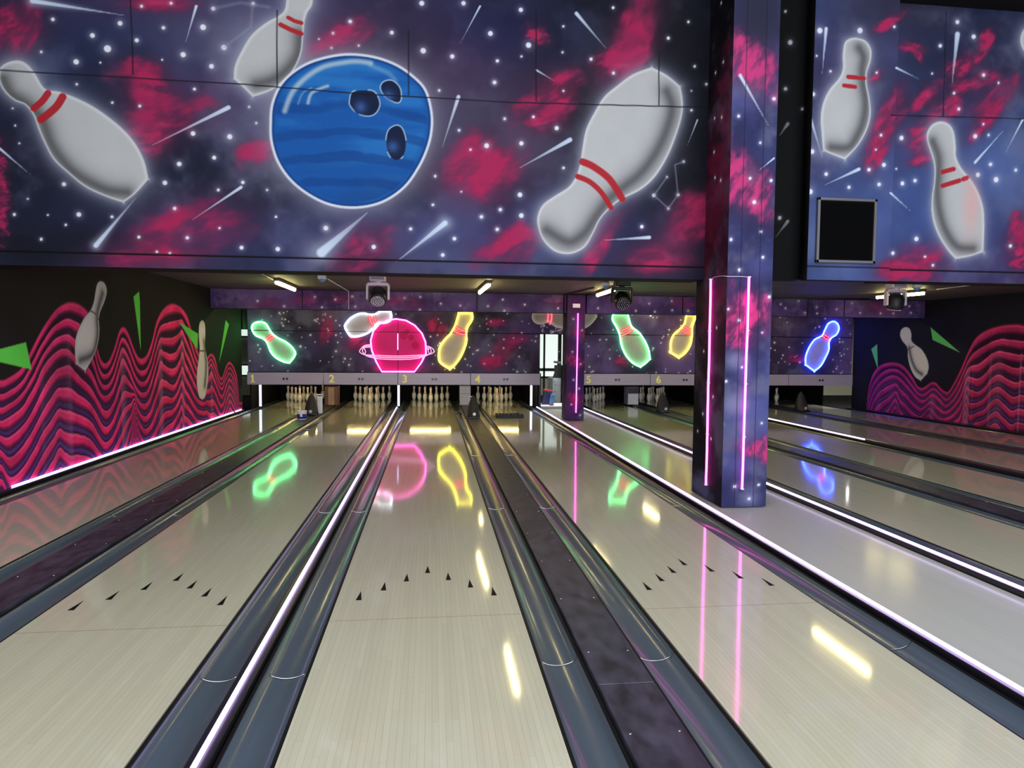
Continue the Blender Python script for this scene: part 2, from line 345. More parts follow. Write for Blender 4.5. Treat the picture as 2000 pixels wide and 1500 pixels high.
# --- the big mural above the lanes, left of the pillar
cv = Canvas(-4.2, 2.74, 2.184, 6.0, .0068, (30, 32, 50)); cv.space(3, (22, 24, 40), (58, 63, 98), .8)
for cx, cy, rx, ry, col, a in [(1250, 150, 200, 260, (14, 14, 18), .75), (1330, 330, 90, 200, (14, 14, 20), .8), (150, 100, 200, 120, (34, 50, 92), .45), (400, 460, 300, 60, (56, 62, 112), .6),
        (1000, 460, 300, 70, (52, 62, 118), .7), (120, 480, 120, 40, (12, 12, 16), .6), (940, 250, 120, 130, (96, 98, 124), .35), (480, 70, 110, 60, (128, 132, 156), .45), (1000, 60, 160, 70, (24, 28, 70), .6), (870, 130, 100, 60, (90, 60, 96), .4)]:
    p = w([(cx, cy)])[0]; cv.haze(p, rx*.0055, ry*.0055, col, a, int(cx))
for i, (x, y, rx, ry, an) in enumerate([(35, 75, 48, 30, 60), (5, 40, 30, 20, 30), (270, 140, 40, 22, 0), (290, 190, 40, 45, -10), (325, 235, 62, 36, 25), (270, 275, 34, 26, 10), (500, 297, 34, 18, 25), (370, 460, 110, 40, 18), (300, 500, 60, 22, 0),
        (715, 490, 62, 40, 20), (650, 75, 58, 24, 20), (935, 350, 74, 56, 35), (1085, 190, 60, 40, 35), (1055, 235, 36, 22, 15), (1240, 75, 95, 32, 70), (1215, 120, 45, 28, 30), (980, 485, 56, 34, 25), (1340, 450, 90, 36, 42), (1290, 505, 70, 24, 5), (1180, 450, 70, 22, 55), (310, 5, 55, 16, 0), (2, 375, 14, 60, 0), (1050, 65, 18, 16, 0)]):
    cv.neb(w([(x, y)])[0], rx*.0056, ry*.0056, math.radians(an), 20+i, (164, 34, 82), .95)
K = .0053/2.857
stars(cv, w, z1, [(295,108,6),(516,198,8),(600,272,12),(425,345,9),(670,130,8),(763,225,7),(790,35,5),(955,18,5),(912,155,6),(1022,305,9),(1133,152,10),(1250,265,9),(1180,370,8),(905,333,3),(560,350,3),(230,290,4),(428,470,4),(1085,497,5),(627,573,4),(780,592,5),(1077,745,8),(1282,763,9),(1390,597,4),(1430,687,4),(1195,880,7),(1000,915,8),(920,1020,8),(1218,1060,5),(1355,1018,6),(975,1163,6),(1540,1210,4),(1818,1273,8),(1550,1390,8),(1348,1382,7),(1225,1273,4),(1045,1327,6),(875,1405,4),(948,1413,4),(775,1323,5),(625,1210,5),(440,1197,8),(367,1255,4),(267,1200,3),(80,1197,5),(230,1335,5),(357,1028,7),(70,605,3),(85,700,3),(108,800,3),(1490,1060,4),(155,1110,3),(1955,120,6),(1858,185,4),(1780,218,3),(1850,268,4),(1190,48,7),(1412,20,6)], K*1.7)
stars(cv, w, z2, [(925,18,9),(1158,18,8),(758,182,7),(523,120,5),(933,283,10),(1095,315,8),(1308,187,9),(1347,340,6),(1332,460,6),(1022,505,5),(1387,663,4),(1133,727,5),(1197,835,4),(1287,813,9),(1000,983,5),(987,1143,5),(863,1277,6),(1107,1332,7),(1042,1423,7),(657,1378,8),(390,1273,8),(1258,1210,6),(1365,1170,5),(1347,1280,5),(1145,1070,3),(573,255,4),(430,185,3)], K*1.7)
stars(cv, w, z3, [(335,55,8),(378,252,10),(572,147,4),(568,292,4),(727,330,6),(850,43,5),(1270,122,5),(1158,213,6),(1305,370,5),(1370,470,5),(852,408,6),(187,460,6),(338,315,4),(245,663,4),(405,652,5),(535,715,8),(338,800,8),(573,507,4),(573,937,5),(330,1087,9),(220,1170,6),(338,1203,9),(203,1280,6),(1010,1265,7),(1287,615,5),(1287,507,3),(1243,902,5),(1150,988,4),(1078,1090,7),(1212,1087,6),(1158,1163,5),(115,1210,5)], K*1.7)
cv.stroke(w(z3([(1243, 902), (1195, 920), (1212, 1087), (1158, 1163), (1078, 1090), (1150, 988)])), .008, (120, 120, 140), .6)
cv.stroke(w(z1([(1410, 20), (1400, 150), (1250, 265)])), .012, (140, 144, 165), .35, .9); cv.stroke(w(z1([(1500, 40), (1340, 15), (1190, 48)])), .014, (140, 144, 165), .35, .9)
for zz, h, t, r, g in [(z1, (1275, 600), (850, 810), .022, 0), (z1, (1345, 1045), (1075, 1225), .016, 0), (z1, (535, 1370), (757, 1105), .024, .05), (z1, (180, 5), (690, 85), .022, .05), (z1, (1095, 35), (1035, 240), .014, 0), (z1, (0, 830), (170, 975), .012, 0),
        (z2, (1055, 1245), (785, 1460), .028, .07), (z2, (365, 1410), (620, 1188), .05, .13), (z2, (1130, 540), (1040, 820), .02, 0), (z2, (1250, 35), (1140, 240), .01, 0),
        (z3, (645, 75), (810, 270), .02, 0), (z3, (420, 390), (520, 450), .01, 0), (z3, (610, 780), (328, 937), .025, 0), (z3, (1052, 1325), (800, 1340), .02, 0), (z3, (1320, 670), (1265, 810), .009, 0)]:
    cv.comet(w(zz([h]))[0], w(zz([t]))[0], r, glow=g)
pinA = [(-2, 385), (40, 350), (100, 338), (150, 358), (195, 410), (250, 495), (330, 512), (420, 545), (520, 595), (620, 665), (700, 735), (760, 810), (805, 900), (828, 1000), (828, 1000), (760, 1075), (690, 1130), (690, 1130), (600, 1100), (480, 1045), (380, 965), (300, 890), (250, 800), (215, 720), (185, 640), (140, 585), (80, 560), (25, 510), (-5, 450)]
pinB = [(1600, -10), (1590, 50), (1560, 85), (1480, 130), (1400, 200), (1345, 290), (1310, 370), (1305, 440), (1305, 440), (1355, 485), (1410, 540), (1410, 540), (1500, 510), (1580, 460), (1640, 390), (1680, 300), (1692, 200), (1700, 120), (1715, 70), (1740, 30), (1745, -20), (1730, -80), (1680, -110), (1620, -80)]
pinC = [(1065, 375), (1065, 375), (1150, 420), (1225, 482), (1225, 482), (1238, 560), (1235, 640), (1200, 760), (1150, 880), (1080, 990), (1000, 1060), (900, 1110), (840, 1155), (780, 1220), (740, 1300), (700, 1370), (650, 1405), (590, 1418), (520, 1400), (460, 1340), (430, 1260), (430, 1200), (460, 1140), (530, 1090), (600, 1045), (640, 990), (665, 920), (680, 820), (700, 720), (750, 620), (800, 540), (870, 480), (960, 415)]
def sm(conv, zz, pts, closed=True, n=5): return conv([tuple(p) for p in smooth(zz(pts), n, closed)])
cv.pin(sm(w, z1, pinA), sm(w, z1, [(20, 440), (60, 520), (150, 580), (230, 660), (290, 810), (380, 930), (480, 1005), (600, 1060), (710, 1075)], False),
       [(sm(w, z1, [(268, 520), (235, 565), (188, 605)], False), .028), (sm(w, z1, [(350, 540), (310, 600), (228, 668)], False), .032)], 1)
# ball
ball = [(90, 690), (100, 580), (150, 470), (240, 390), (350, 340), (500, 312), (650, 325), (780, 370), (880, 440), (940, 510), (970, 620), (972, 720), (950, 820), (900, 930), (820, 1040), (700, 1120), (560, 1150), (420, 1135), (300, 1080), (200, 1000), (130, 900), (95, 790)]
bp = sm(w, z2, ball); bw, bd = cv.sdf(bp, .6)
cv.blend(bw, (214, 216, 228), .96*sstep(.035, .012, bd)*(bd > -.02)); cv.blend(bw, (150, 148, 168), .75*np.exp(-np.clip(bd, 0, None)/.11))
cv.pin(sm(w, z1, pinB), sm(w, z1, [(1672, 190), (1660, 300), (1600, 390), (1520, 445), (1430, 470)], False),
       [(w(z1([(1608, 98), (1645, 118), (1682, 128)])), .018), (w(z1([(1566, 138), (1620, 165), (1680, 188)])), .021)], 1)
cv.blend(bw, (214, 216, 228), sstep(.030, .016, bd))
bn = fbm(cv.U[bw]*.6, cv.V[bw]*3.2, 2.0, 77); bc = w(z2([(530, 700)]))[0]
rel = (cv.V[bw]-bc[1]); ru = cv.U[bw]-bc[0]
cv.blend(bw, (20, 82, 160), sstep(.004, -.004, bd)); cv.blend(bw, (40, 118, 190), .75*sstep(.0, -.08, bd)*sstep(.35, .7, bn+.12*rel)); cv.blend(bw, (18, 60, 125), sstep(-.02, -.05, bd)*.8*sstep(.05, -.75, rel+.25*np.sin(ru*2+1)*.3)*sstep(.3, .7, bn))
band = np.sin(rel*26+ru*ru*6+5*fbm(cv.U[bw], cv.V[bw], 1.5, 78)); cv.blend(bw, (12, 56, 122), .5*sstep(.1, .8, band*(.35+1.3*fbm(cv.U[bw], cv.V[bw], 2.2, 79)))*sstep(.0, -.05, bd)*sstep(.45, .1, rel))
cv.blend(bw, (14, 50, 108), .8*sstep(-.03, -.0, bd)*sstep(.01, -.01, bd))
for st, r, a in [([(160, 620), (200, 520), (270, 440), (370, 375), (480, 350), (560, 342), (640, 352)], .022, .75), ([(290, 575), (310, 520), (370, 490), (400, 480)], .014, .75), ([(235, 580), (260, 520), (310, 490)], .008, .4), ([(640, 365), (740, 410), (780, 450)], .02, .3)]:
    cv.stroke(sm(w, z2, st, False), r, (190, 200, 205), a, .9)
for hl in [[(525, 560), (540, 515), (600, 505), (660, 515), (688, 575), (670, 625), (630, 645), (570, 632), (530, 592)], [(697, 490), (715, 458), (760, 452), (800, 490), (808, 545), (795, 570), (760, 562), (720, 535)], [(782, 702), (815, 720), (835, 790), (825, 860), (785, 893), (745, 865), (728, 800), (740, 730)]]:
    hp = sm(w, z2, hl); hw, hd = cv.sdf(hp, .12); cv.blend(hw, (196, 214, 228), .8*sstep(.016, .006, hd)*(fbm(cv.U[hw], cv.V[hw], 4, 5) > .42)); cv.blend(hw, (16, 28, 58), sstep(.005, -.004, hd))
    c0 = np.mean(hp, 0); dd = np.hypot(cv.U[hw]-c0[0]+.03, cv.V[hw]-c0[1]+.04); cv.blend(hw, (60, 100, 170), .75*np.exp(-(dd/.055)**2))
cv.pin(sm(w, z3, pinC), sm(w, z3, [(1150, 510), (1178, 600), (1150, 720), (1090, 850), (1000, 970), (880, 1065), (820, 1120), (750, 1215), (690, 1300), (600, 1350), (480, 1285)], False),
       [(sm(w, z3, [(680, 903), (740, 930), (830, 1000), (900, 1108)], False), .034), (sm(w, z3, [(652, 985), (720, 1015), (785, 1075), (838, 1158)], False), .026)], 1, shw=.055)
# panel joints of the boarded wall
for pl in [[(0, 137), (480, 165), (700, 183), (1000, 200), (1385, 210)], [(541, 20), (541, 170)], [(798, 60), (798, 185)], [(1047, 20), (1047, 198)], [(1287, 100), (1287, 205)], [(255, 0), (260, 145)]]:
    cv.stroke(w(pl), .0065, (20, 20, 28), .75, .4)
cv.stroke([(-4.2, 2.305), (2.74, 2.305)], .008, (6, 6, 8), .95, .3)
cv.C *= .83
front = struct(cv.grid('wall_front', lambda U, V: (U, U*0+YM, V), (0, .35, 0), M['darkwall']))
# --- upper wall right of the pillar: recess, duct box, mural
def painted_y(name, u0, u1, v0, v1, Y, step, fn, thick=.3, back=None):
    c = Canvas(u0, u1, v0, v1, step, (30, 32, 50)); fn(c, onplY(Y)); c.C *= .84; return c.grid(name, lambda U, V: (U, U*0+Y, V), (0, thick, 0), back or M['darkwall'])
neR = [(1180, 250, 60, 26, -10), (1215, 290, 40, 16, -60), (1430, 350, 80, 46, 30), (1560, 240, 70, 30, 55), (1500, 440, 110, 40, 20), (1630, 500, 120, 60, 40), (1590, 600, 110, 40, 45), (1250, 500, 110, 36, 42), (1340, 570, 90, 50, 20), (1240, 730, 80, 60, 20), (1230, 840, 70, 26, 15), (1060, 560, 110, 30, 58), (1030, 680, 110, 46, 55), (990, 800, 90, 40, 60), (1210, 1370, 150, 85, 20), (1150, 1420, 120, 40, 0), (1745, 1200, 70, 60, 50), (1745, 1350, 60, 80, 20), (985, 405, 36, 24, 40), (1060, 110, 80, 22, 35)]
stR = [(700,160,12),(910,160,12),(755,373,5),(665,493,9),(660,793,10),(733,911,8),(650,1003,11),(957,888,8),(1035,863,9),(1010,965,8),(852,980,7),(997,380,5),(1020,707,6),(993,783,4),(1127,722,10),(1132,960,9),(1198,945,8),(1100,883,4),(1205,1250,10),(1082,1325,8),(1250,1343,5),(1292,1388,6),(1330,240,8),(1420,115,9),(1505,192,10),(1287,385,4),(1557,393,8),(1427,570,7),(1635,433,5),(1513,713,10),(1583,707,6),(1593,860,8),(1527,915,10),(1622,940,12),(1697,1287,8),(1725,890,7),(1402,488,6),(1555,650,5),(1090,140,6),(683,293,4)]
coR = [((733, 150), (712, 385), .02), ((640, 580), (712, 820), .02), ((905, 885), (728, 967), .02), ((1420, 180), (1392, 435), .032), ((1100, 355), (1215, 412), .013), ((1512, 850), (1667, 675), .017), ((1762, 625), (1668, 805), .013), ((1070, 1010), (1178, 1108), .012)]
pinD = [(890, 198), (940, 215), (968, 260), (965, 320), (946, 380), (945, 440), (960, 520), (965, 600), (945, 680), (900, 760), (832, 835), (832, 835), (775, 812), (718, 788), (718, 788), (710, 700), (705, 620), (717, 540), (750, 470), (800, 410), (820, 360), (820, 290), (828, 230), (850, 205)]
pinE = [(1330, 635), (1375, 650), (1400, 690), (1410, 760), (1412, 820), (1440, 880), (1490, 940), (1530, 1010), (1555, 1090), (1560, 1180), (1556, 1318), (1556, 1318), (1480, 1342), (1410, 1355), (1410, 1355), (1370, 1310), (1320, 1230), (1290, 1140), (1285, 1050), (1297, 960), (1300, 880), (1288, 820), (1265, 750), (1260, 700), (1285, 655)]
def right_mural(c, w):
    c.space(31, (34, 38, 66), (68, 82, 132), .9)
    for x, y, rx, ry, col, a in [(1850, 400, 150, 110, (60, 84, 150), .6), (1640, 450, 100, 90, (76, 100, 160), .6), (1950, 330, 60, 80, (96, 116, 170), .4), (1760, 300, 90, 60, (70, 74, 120), .3), (1700, 150, 50, 60, (100, 106, 140), .35), (1740, 20, 120, 40, (46, 40, 56), .6)]:
        c.haze(w([(x, y)])[0], rx*.0062, ry*.0062, col, a, int(x))
    for i, (x, y, rx, ry, an) in enumerate(neR): c.neb(w(z4([(x, y)]))[0], rx*.0062/2.679, ry*.0062/2.679, math.radians(an), 60+i, (168, 36, 84), .95, 4)
    stars(c, w, z4, stR, .0062/2.679*1.25)
    for h, t, r in coR: c.comet(w(z4([h]))[0], w(z4([t]))[0], r)
    c.pin(sm(w, z4, pinD), sm(w, z4, [(905, 250), (928, 300), (920, 370), (925, 440), (938, 530), (930, 620), (900, 700), (850, 770), (760, 770)], False), [(w(z4([(848, 402), (892, 406)])), .021), (w(z4([(826, 447), (885, 455)])), .021), (w(z4([(900, 408), (932, 410)])), .02)], 1, glow=.07, shw=.045)
    c.pin(sm(w, z4, pinE), sm(w, z4, [(1290, 740), (1320, 820), (1322, 900), (1315, 1000), (1325, 1100), (1360, 1210), (1420, 1290), (1500, 1300)], False), [(w(z4([(1342, 900), (1400, 884)])), .024), (w(z4([(1342, 972), (1430, 945)])), .024), (w(z4([(1450, 938), (1470, 930)])), .024)], 1, glow=.07, shw=.045)
    c.haze(w(z4([(1490, 1070)]))[0], .09, .32, (236, 150, 145), .5, 3)
    c.pin(w([(2010+17*math.cos(t), 78+26*math.sin(t)) for t in np.linspace(0, 6.28, 20)]), None, [], 1)
    for pl in [[(1740, 225), (2000, 232)], [(1848, 22), (1842, 228)]]: c.stroke(w(pl), .006, (22, 22, 34), .8, .4)
    c.stroke([(3.8, 2.335), (11, 2.335)], .007, (10, 10, 16), .9, .3)
o = struct(painted_y('wall_front', 4.70, 10.7, 2.215, 6.0, YM+.05, .0095, right_mural))
o = painted_y('wall_front', 3.80, 4.70, 2.20, 6.0, YM-.06, .0075, right_mural, .12); struct(o)
def recess(c, w):
    c.C[:] = (7, 7, 9)
    for x, y, r in [(545, 222, 8), (520, 465, 6), (608, 570, 5), (490, 1140, 6), (520, 60, 4)]: c.star(w(z4([(x, y)]))[0], r*.0035, .55)
    for h, t in [((532, 648), (485, 716)), ((532, 1158), (468, 1242))]: c.comet(w(z4([h]))[0], w(z4([t]))[0], .02, (120, 120, 125))
struct(painted_y('wall_front', 3.05, 3.86, 2.22, 6.0, YM+.12, .012, recess, .24))
# --- pillars
def pillar(x0, x1, y0, y1, zt, front_fn, side_fn, label, step):
    root = empty('pillar', ((x0+x1)/2, (y0+y1)/2, 0)); tag(root, label, 'pillar')
    c = Canvas(x0, x1, 0, zt, step, (40, 40, 70)); front_fn(c, onplY(y0)); c.C *= .85; off = (-(x0+x1)/2, -(y0+y1)/2, 0)
    a = c.grid('painted_front', lambda U, V: (U+off[0], U*0+y0+off[1], V), (0, y1-y0, 0), M['darkwall'], root)
    c = Canvas(y0, y1, 0, zt, step, (30, 28, 36)); side_fn(c, onplX(x0))
    b = c.grid('painted_side', lambda U, V: (U*0+x0-.002+off[0], U+off[1], V), (.0015, 0, 0), M['darkwall'], root)
    return root
zr8 = zc(1300, 500, 2.942)
def p1front(c, w):
    c.space(71, (40, 44, 84), (78, 84, 140), 1.6)
    c.haze(w([(1480, 20)])[0], .3, .5, (40, 40, 56), .8)
    for i, (x, y, rx, ry, an) in enumerate([(1455, 130, .22, .3, 70), (1450, 370, .22, .34, 60), (1500, 880, .10, .25, 80)]): c.neb(w([(x, y)])[0], rx, ry, math.radians(an), 90+i, (208, 56, 120), .8, 4)
    for x, y, rx, ry, an in [(480, 330, .20, .35, 80), (370, 440, .15, .2, 60)]: c.neb(w(zr8([(x, y)]))[0], rx, ry, math.radians(an), 97, (214, 60, 130), .8, 4)
    for x, y in [(390, 600), (390, 850), (480, 1390)]: c.haze(w(zr8([(x, y)]))[0], .12, .1, (130, 130, 170), .7)
    stars(c, w, z4, [(460,517,10),(275,608,8),(388,747,7),(335,933,8),(445,945,9),(357,1058,11),(392,1212,7),(235,1253,9),(402,1346,8),(280,1412,10)], .0046/2.679*1.2)
    stars(c, w, zr8, [(360,305,7),(422,370,9),(555,440,6),(348,720,8),(438,640,6),(325,967,8),(552,960,7),(397,1325,10),(535,1315,8),(480,1395,9),(595,235,10)], .0046/2.942*1.2)
    c.comet(w(z4([(283, 395)]))[0], w(z4([(430, 655)]))[0], .018); c.comet(w(z4([(460, 828)]))[0], w(z4([(380, 893)]))[0], .01)
    for x in (2.87, 3.05): c.stroke([(x, 0), (x, 6)], .0035, (22, 22, 36), .7, .3)
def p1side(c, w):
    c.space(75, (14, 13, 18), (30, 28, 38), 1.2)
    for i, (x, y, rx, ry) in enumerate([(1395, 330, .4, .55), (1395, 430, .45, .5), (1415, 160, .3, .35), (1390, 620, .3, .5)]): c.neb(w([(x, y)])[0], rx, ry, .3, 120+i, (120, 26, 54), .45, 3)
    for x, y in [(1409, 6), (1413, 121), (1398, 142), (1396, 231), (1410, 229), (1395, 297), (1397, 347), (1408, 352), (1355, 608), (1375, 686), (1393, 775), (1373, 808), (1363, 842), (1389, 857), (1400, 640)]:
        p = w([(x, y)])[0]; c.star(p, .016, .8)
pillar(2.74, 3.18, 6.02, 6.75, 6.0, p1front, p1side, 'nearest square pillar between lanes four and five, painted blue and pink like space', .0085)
def p2front(c, w):
    c.space(81, (58, 40, 92), (110, 56, 128), 1.5)
    for i, (x, y, rx, ry) in enumerate([(1115, 700, .12, .3), (1120, 780, .12, .2), (1135, 650, .08, .2)]): c.neb(w([(x, y)])[0], rx, ry, 1.2, 130+i, (180, 50, 120), .7, 4)
    for x, y in [(1120, 623), (1137, 645), (1118, 687), (1134, 711), (1120, 742), (1131, 759), (1116, 790), (1133, 811)]: c.star(w([(x, y)])[0], .018)
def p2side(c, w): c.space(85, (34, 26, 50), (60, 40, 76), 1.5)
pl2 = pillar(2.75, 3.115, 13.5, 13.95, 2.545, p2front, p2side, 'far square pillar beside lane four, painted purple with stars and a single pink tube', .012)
MB().box(-.075, .075, -.235, -.227, 2.29, 2.37).build('name_plate', M['silver'], pl2)
# --- side walls with painted waves
def contour(c, zz, conv, L):
    out = []
    for pts in L:
        q = smooth(zz(pts), 5, False); q = np.array(conv([tuple(p) for p in q])); i = np.argsort(q[:, 0]); out.append(np.interp(c.u, q[i, 0], q[i, 1]))
    return out
def waves(c, zz, conv, L, n1, n2, seed, tint):
    H0, H1, H2 = contour(c, zz, conv, L); V = c.V; wob = (fbm(c.U, c.V, 2.2, seed)-.5)*.3
    d1 = np.maximum(H0-H1, .1); d2 = np.maximum(H1-H2, .1); k = np.ones(31)/31
    sm_ = lambda a: np.convolve(np.pad(a, 15, mode='edge'), k, 'valid')
    c1 = n1*sm_(d1/d1.mean())**.45; c2 = n2*sm_(d2/d2.mean())**.4
    t = np.where(V > H1, (H0-V)*c1/d1, c1+(H1-V)*c2/d2)
    ins = sstep(-.06, .06, t); tt = t+wob*np.clip(t, 0, 1); fr = tt-np.floor(tt)
    dark = np.array((50, 24, 46)); mid = np.array(tint); lite = np.array((244, 92, 146)); deep = np.array((120, 30, 78))
    up = sstep(0, .07, fr)*sstep(.68, .42, fr); col = dark+(mid-dark)*up[..., None]
    li = (sstep(.02, .09, fr)*sstep(.22, .12, fr))[..., None]*.7; col = col*(1-li)+lite*li
    de = (sstep(.40, .5, fr)*sstep(.72, .55, fr))[..., None]*.6; col = col*(1-de)+deep*de
    col = col*(.72+.5*fbm(c.U, c.V, 3.5, seed+31))[..., None]
    if seed == 19:
        g = (sstep(12.2, 14.2, c.U))[..., None]*.6; col = col*(1-g)+np.array((150, 36, 140))*g*(col.mean(-1, keepdims=True)/110)
    vi = (sstep(.62, .78, fr)*sstep(1.0, .86, fr)*sstep(1.4, .3, V))[..., None]*.85; col = col*(1-vi)+np.array((96, 58, 140))*vi  # violet in the dark stripes, stronger low down: light strip glow painted in
    c.C = c.C*(1-ins[..., None])+col*ins[..., None]
    edge = np.exp(-((t-.05)/.10)**2)[..., None]*.8; c.C = c.C*(1-edge)+np.array((214, 50, 108))*edge
    # soft grey highlight where the folds peak
    pk = np.clip(-np.gradient(np.gradient(H1, c.u), c.u)/14, 0, 1); pk = (pk[None, :]*ins*sstep(1.2, 3, t))[..., None]*.35
    c.C = c.C*(1-pk)+np.array((206, 150, 175))*pk
zL = zc(0, 480, 3)
L0 = [(-260, 560), (-180, 520), (-120, 610), (-60, 740), (0, 790), (60, 770), (130, 715), (180, 620), (230, 520), (280, 440), (330, 375), (380, 340), (420, 333), (470, 350), (520, 400), (550, 490), (570, 600), (590, 665), (615, 690), (640, 670), (670, 600), (700, 500), (725, 478), (750, 510), (780, 590), (805, 645), (830, 662), (860, 640), (890, 560), (920, 440), (960, 370), (1005, 342), (1050, 355), (1090, 400), (1115, 470), (1150, 600), (1200, 690), (1215, 655), (1238, 633), (1260, 660), (1280, 745), (1300, 772), (1325, 705), (1345, 680), (1370, 710), (1390, 780), (1402, 920)]
L1 = [(-260, 900), (-180, 800), (-120, 860), (-60, 940), (0, 1020), (60, 990), (130, 930), (200, 830), (250, 720), (300, 655), (350, 640), (400, 670), (450, 770), (520, 860), (600, 900), (660, 850), (695, 740), (720, 672), (760, 760), (800, 860), (840, 900), (880, 860), (915, 740), (940, 668), (965, 730), (1000, 810), (1030, 800), (1055, 700), (1070, 640), (1095, 730), (1150, 800), (1195, 790), (1225, 730), (1240, 710), (1265, 800), (1300, 845), (1325, 790), (1345, 757), (1370, 820), (1402, 1000)]
L2 = [(-260, 1300), (-180, 1200), (-120, 1280), (-60, 1380), (0, 1270), (60, 1345), (130, 1310), (200, 1230), (260, 1140), (310, 1080), (345, 1045), (380, 1095), (430, 1170), (520, 1225), (620, 1205), (700, 1090), (760, 950), (790, 890), (810, 1010), (850, 1110), (900, 1110), (960, 1080), (1010, 1050), (1050, 960), (1066, 920), (1085, 990), (1140, 1020), (1190, 970), (1212, 950), (1240, 990), (1300, 1000), (1330, 910), (1348, 870), (1375, 940), (1402, 1050)]
XL = -4.2
c = Canvas(5.2, 15.75, 0.0, 2.56, .0105, (32, 29, 29)); cl = onplX(XL)
nz = fbm(c.U, c.V, 1.2, 5)[..., None]; c.C = c.C*(.8+.45*nz)
waves(c, zL, cl, [L0, L1, L2], 3.5, 3.2, 9, (232, 46, 110))
for tri in [[(0, 605), (152, 565), (185, 725), (-30, 675)], [(782, 298), (815, 268), (820, 330), (825, 615)], [(1050, 448), (1160, 515), (1158, 608), (1128, 565)], [(1322, 435), (1342, 460), (1283, 690)]]:
    c.fill(cl(zL(tri)), (96, 205, 78), .006)
lp1 = [(590, 208), (615, 225), (625, 270), (610, 330), (585, 390), (578, 440), (582, 490), (575, 560), (550, 640), (500, 735), (500, 735), (445, 690), (445, 690), (440, 600), (450, 520), (490, 430), (530, 380), (550, 330), (560, 270), (570, 225)]
lp2 = [(1185, 437), (1200, 460), (1203, 520), (1200, 590), (1212, 650), (1220, 710), (1218, 790), (1200, 888), (1170, 890), (1155, 820), (1155, 740), (1165, 660), (1170, 600), (1165, 520), (1168, 460)]
c.pin(sm(cl, zL, lp1), sm(cl, zL, [(600, 280), (570, 400), (572, 520), (545, 630), (470, 670)], False), [(sm(cl, zL, [(528, 380), (560, 400), (577, 430)], False), .012)], 1, .03, .02, body=(214, 208, 206), gcol=(90, 80, 84), shw=.04, red=(120, 90, 92))
c.pin(sm(cl, zL, lp2), sm(cl, zL, [(1195, 560), (1208, 700), (1200, 820)], False), [(sm(cl, zL, [(1168, 615), (1205, 615)], False), .015)], 1, .03, .02, body=(214, 208, 206), gcol=(90, 80, 84), shw=.04, red=(120, 90, 92))
struct(c.grid('wall_left', lambda U, V: (U*0+XL, U, V), (-.2, 0, 0), M['darkwall']))
zR = zc(1660, 520, 4.412); XR = 10.7
R0 = [(140, 1240), (160, 1060), (200, 930), (260, 860), (340, 832), (420, 840), (480, 880), (540, 960), (580, 1030), (620, 1050), (660, 1030), (700, 1003), (740, 1005), (780, 1050), (820, 1080), (850, 1080), (900, 1000), (960, 880), (1020, 740), (1080, 630), (1160, 565), (1280, 520), (1400, 505), (1500, 515), (1700, 600), (1900, 800), (2100, 900), (2400, 700), (2700, 900)]
R1 = [(140, 1300), (200, 1180), (260, 1060), (330, 980), (390, 962), (450, 1000), (520, 1080), (600, 1150), (650, 1150), (715, 1095), (780, 1150), (830, 1200), (900, 1150), (960, 1050), (1010, 950), (1050, 980), (1100, 1040), (1160, 1010), (1220, 920), (1290, 880), (1380, 930), (1450, 950), (1500, 930), (1900, 1000), (2100, 1100), (2400, 950), (2700, 1100)]
R2 = [(140, 1420), (250, 1360), (320, 1240), (392, 1115), (440, 1230), (520, 1290), (600, 1300), (640, 1260), (690, 1212), (740, 1260), (800, 1300), (900, 1300), (960, 1250), (1000, 1115), (1030, 1220), (1080, 1250), (1150, 1230), (1210, 1160), (1270, 1125), (1330, 1180), (1400, 1240), (1500, 1220), (1900, 1300), (2100, 1400), (2400, 1250), (2700, 1400)]
c = Canvas(5.2, 16.1, 0.0, 2.56, .014, (30, 28, 36)); cr_ = onplX(XR)
nz = fbm(c.U, c.V, 1.2, 6)[..., None]; c.C = c.C*(.8+.4*nz)
waves(c, zR, cr_, [R0, R1, R2], 2.6, 2.3, 19, (186, 46, 96))
for tri in [[(183, 715), (235, 670), (240, 885)], [(695, 525), (950, 745), (712, 635)]]: c.fill(cr_(zR(tri)), (98, 190, 110), .008)
rp = [(480, 525), (515, 540), (530, 590), (530, 640), (560, 675), (620, 720), (665, 800), (678, 870), (665, 925), (665, 925), (610, 985), (610, 985), (560, 950), (520, 870), (500, 780), (495, 700), (450, 640), (432, 590), (445, 545)]
c.pin(sm(cr_, zR, rp), sm(cr_, zR, [(510, 700), (530, 800), (570, 890), (620, 930)], False), [(sm(cr_, zR, [(500, 720), (550, 690)], False), .014)], 1, .03, .02, body=(214, 208, 206), gcol=(90, 80, 84), shw=.03, red=(110, 70, 84))
struct(c.grid('wall_right', lambda U, V: (U*0+XR, U, V), (.2, 0, 0), M['darkwall']))
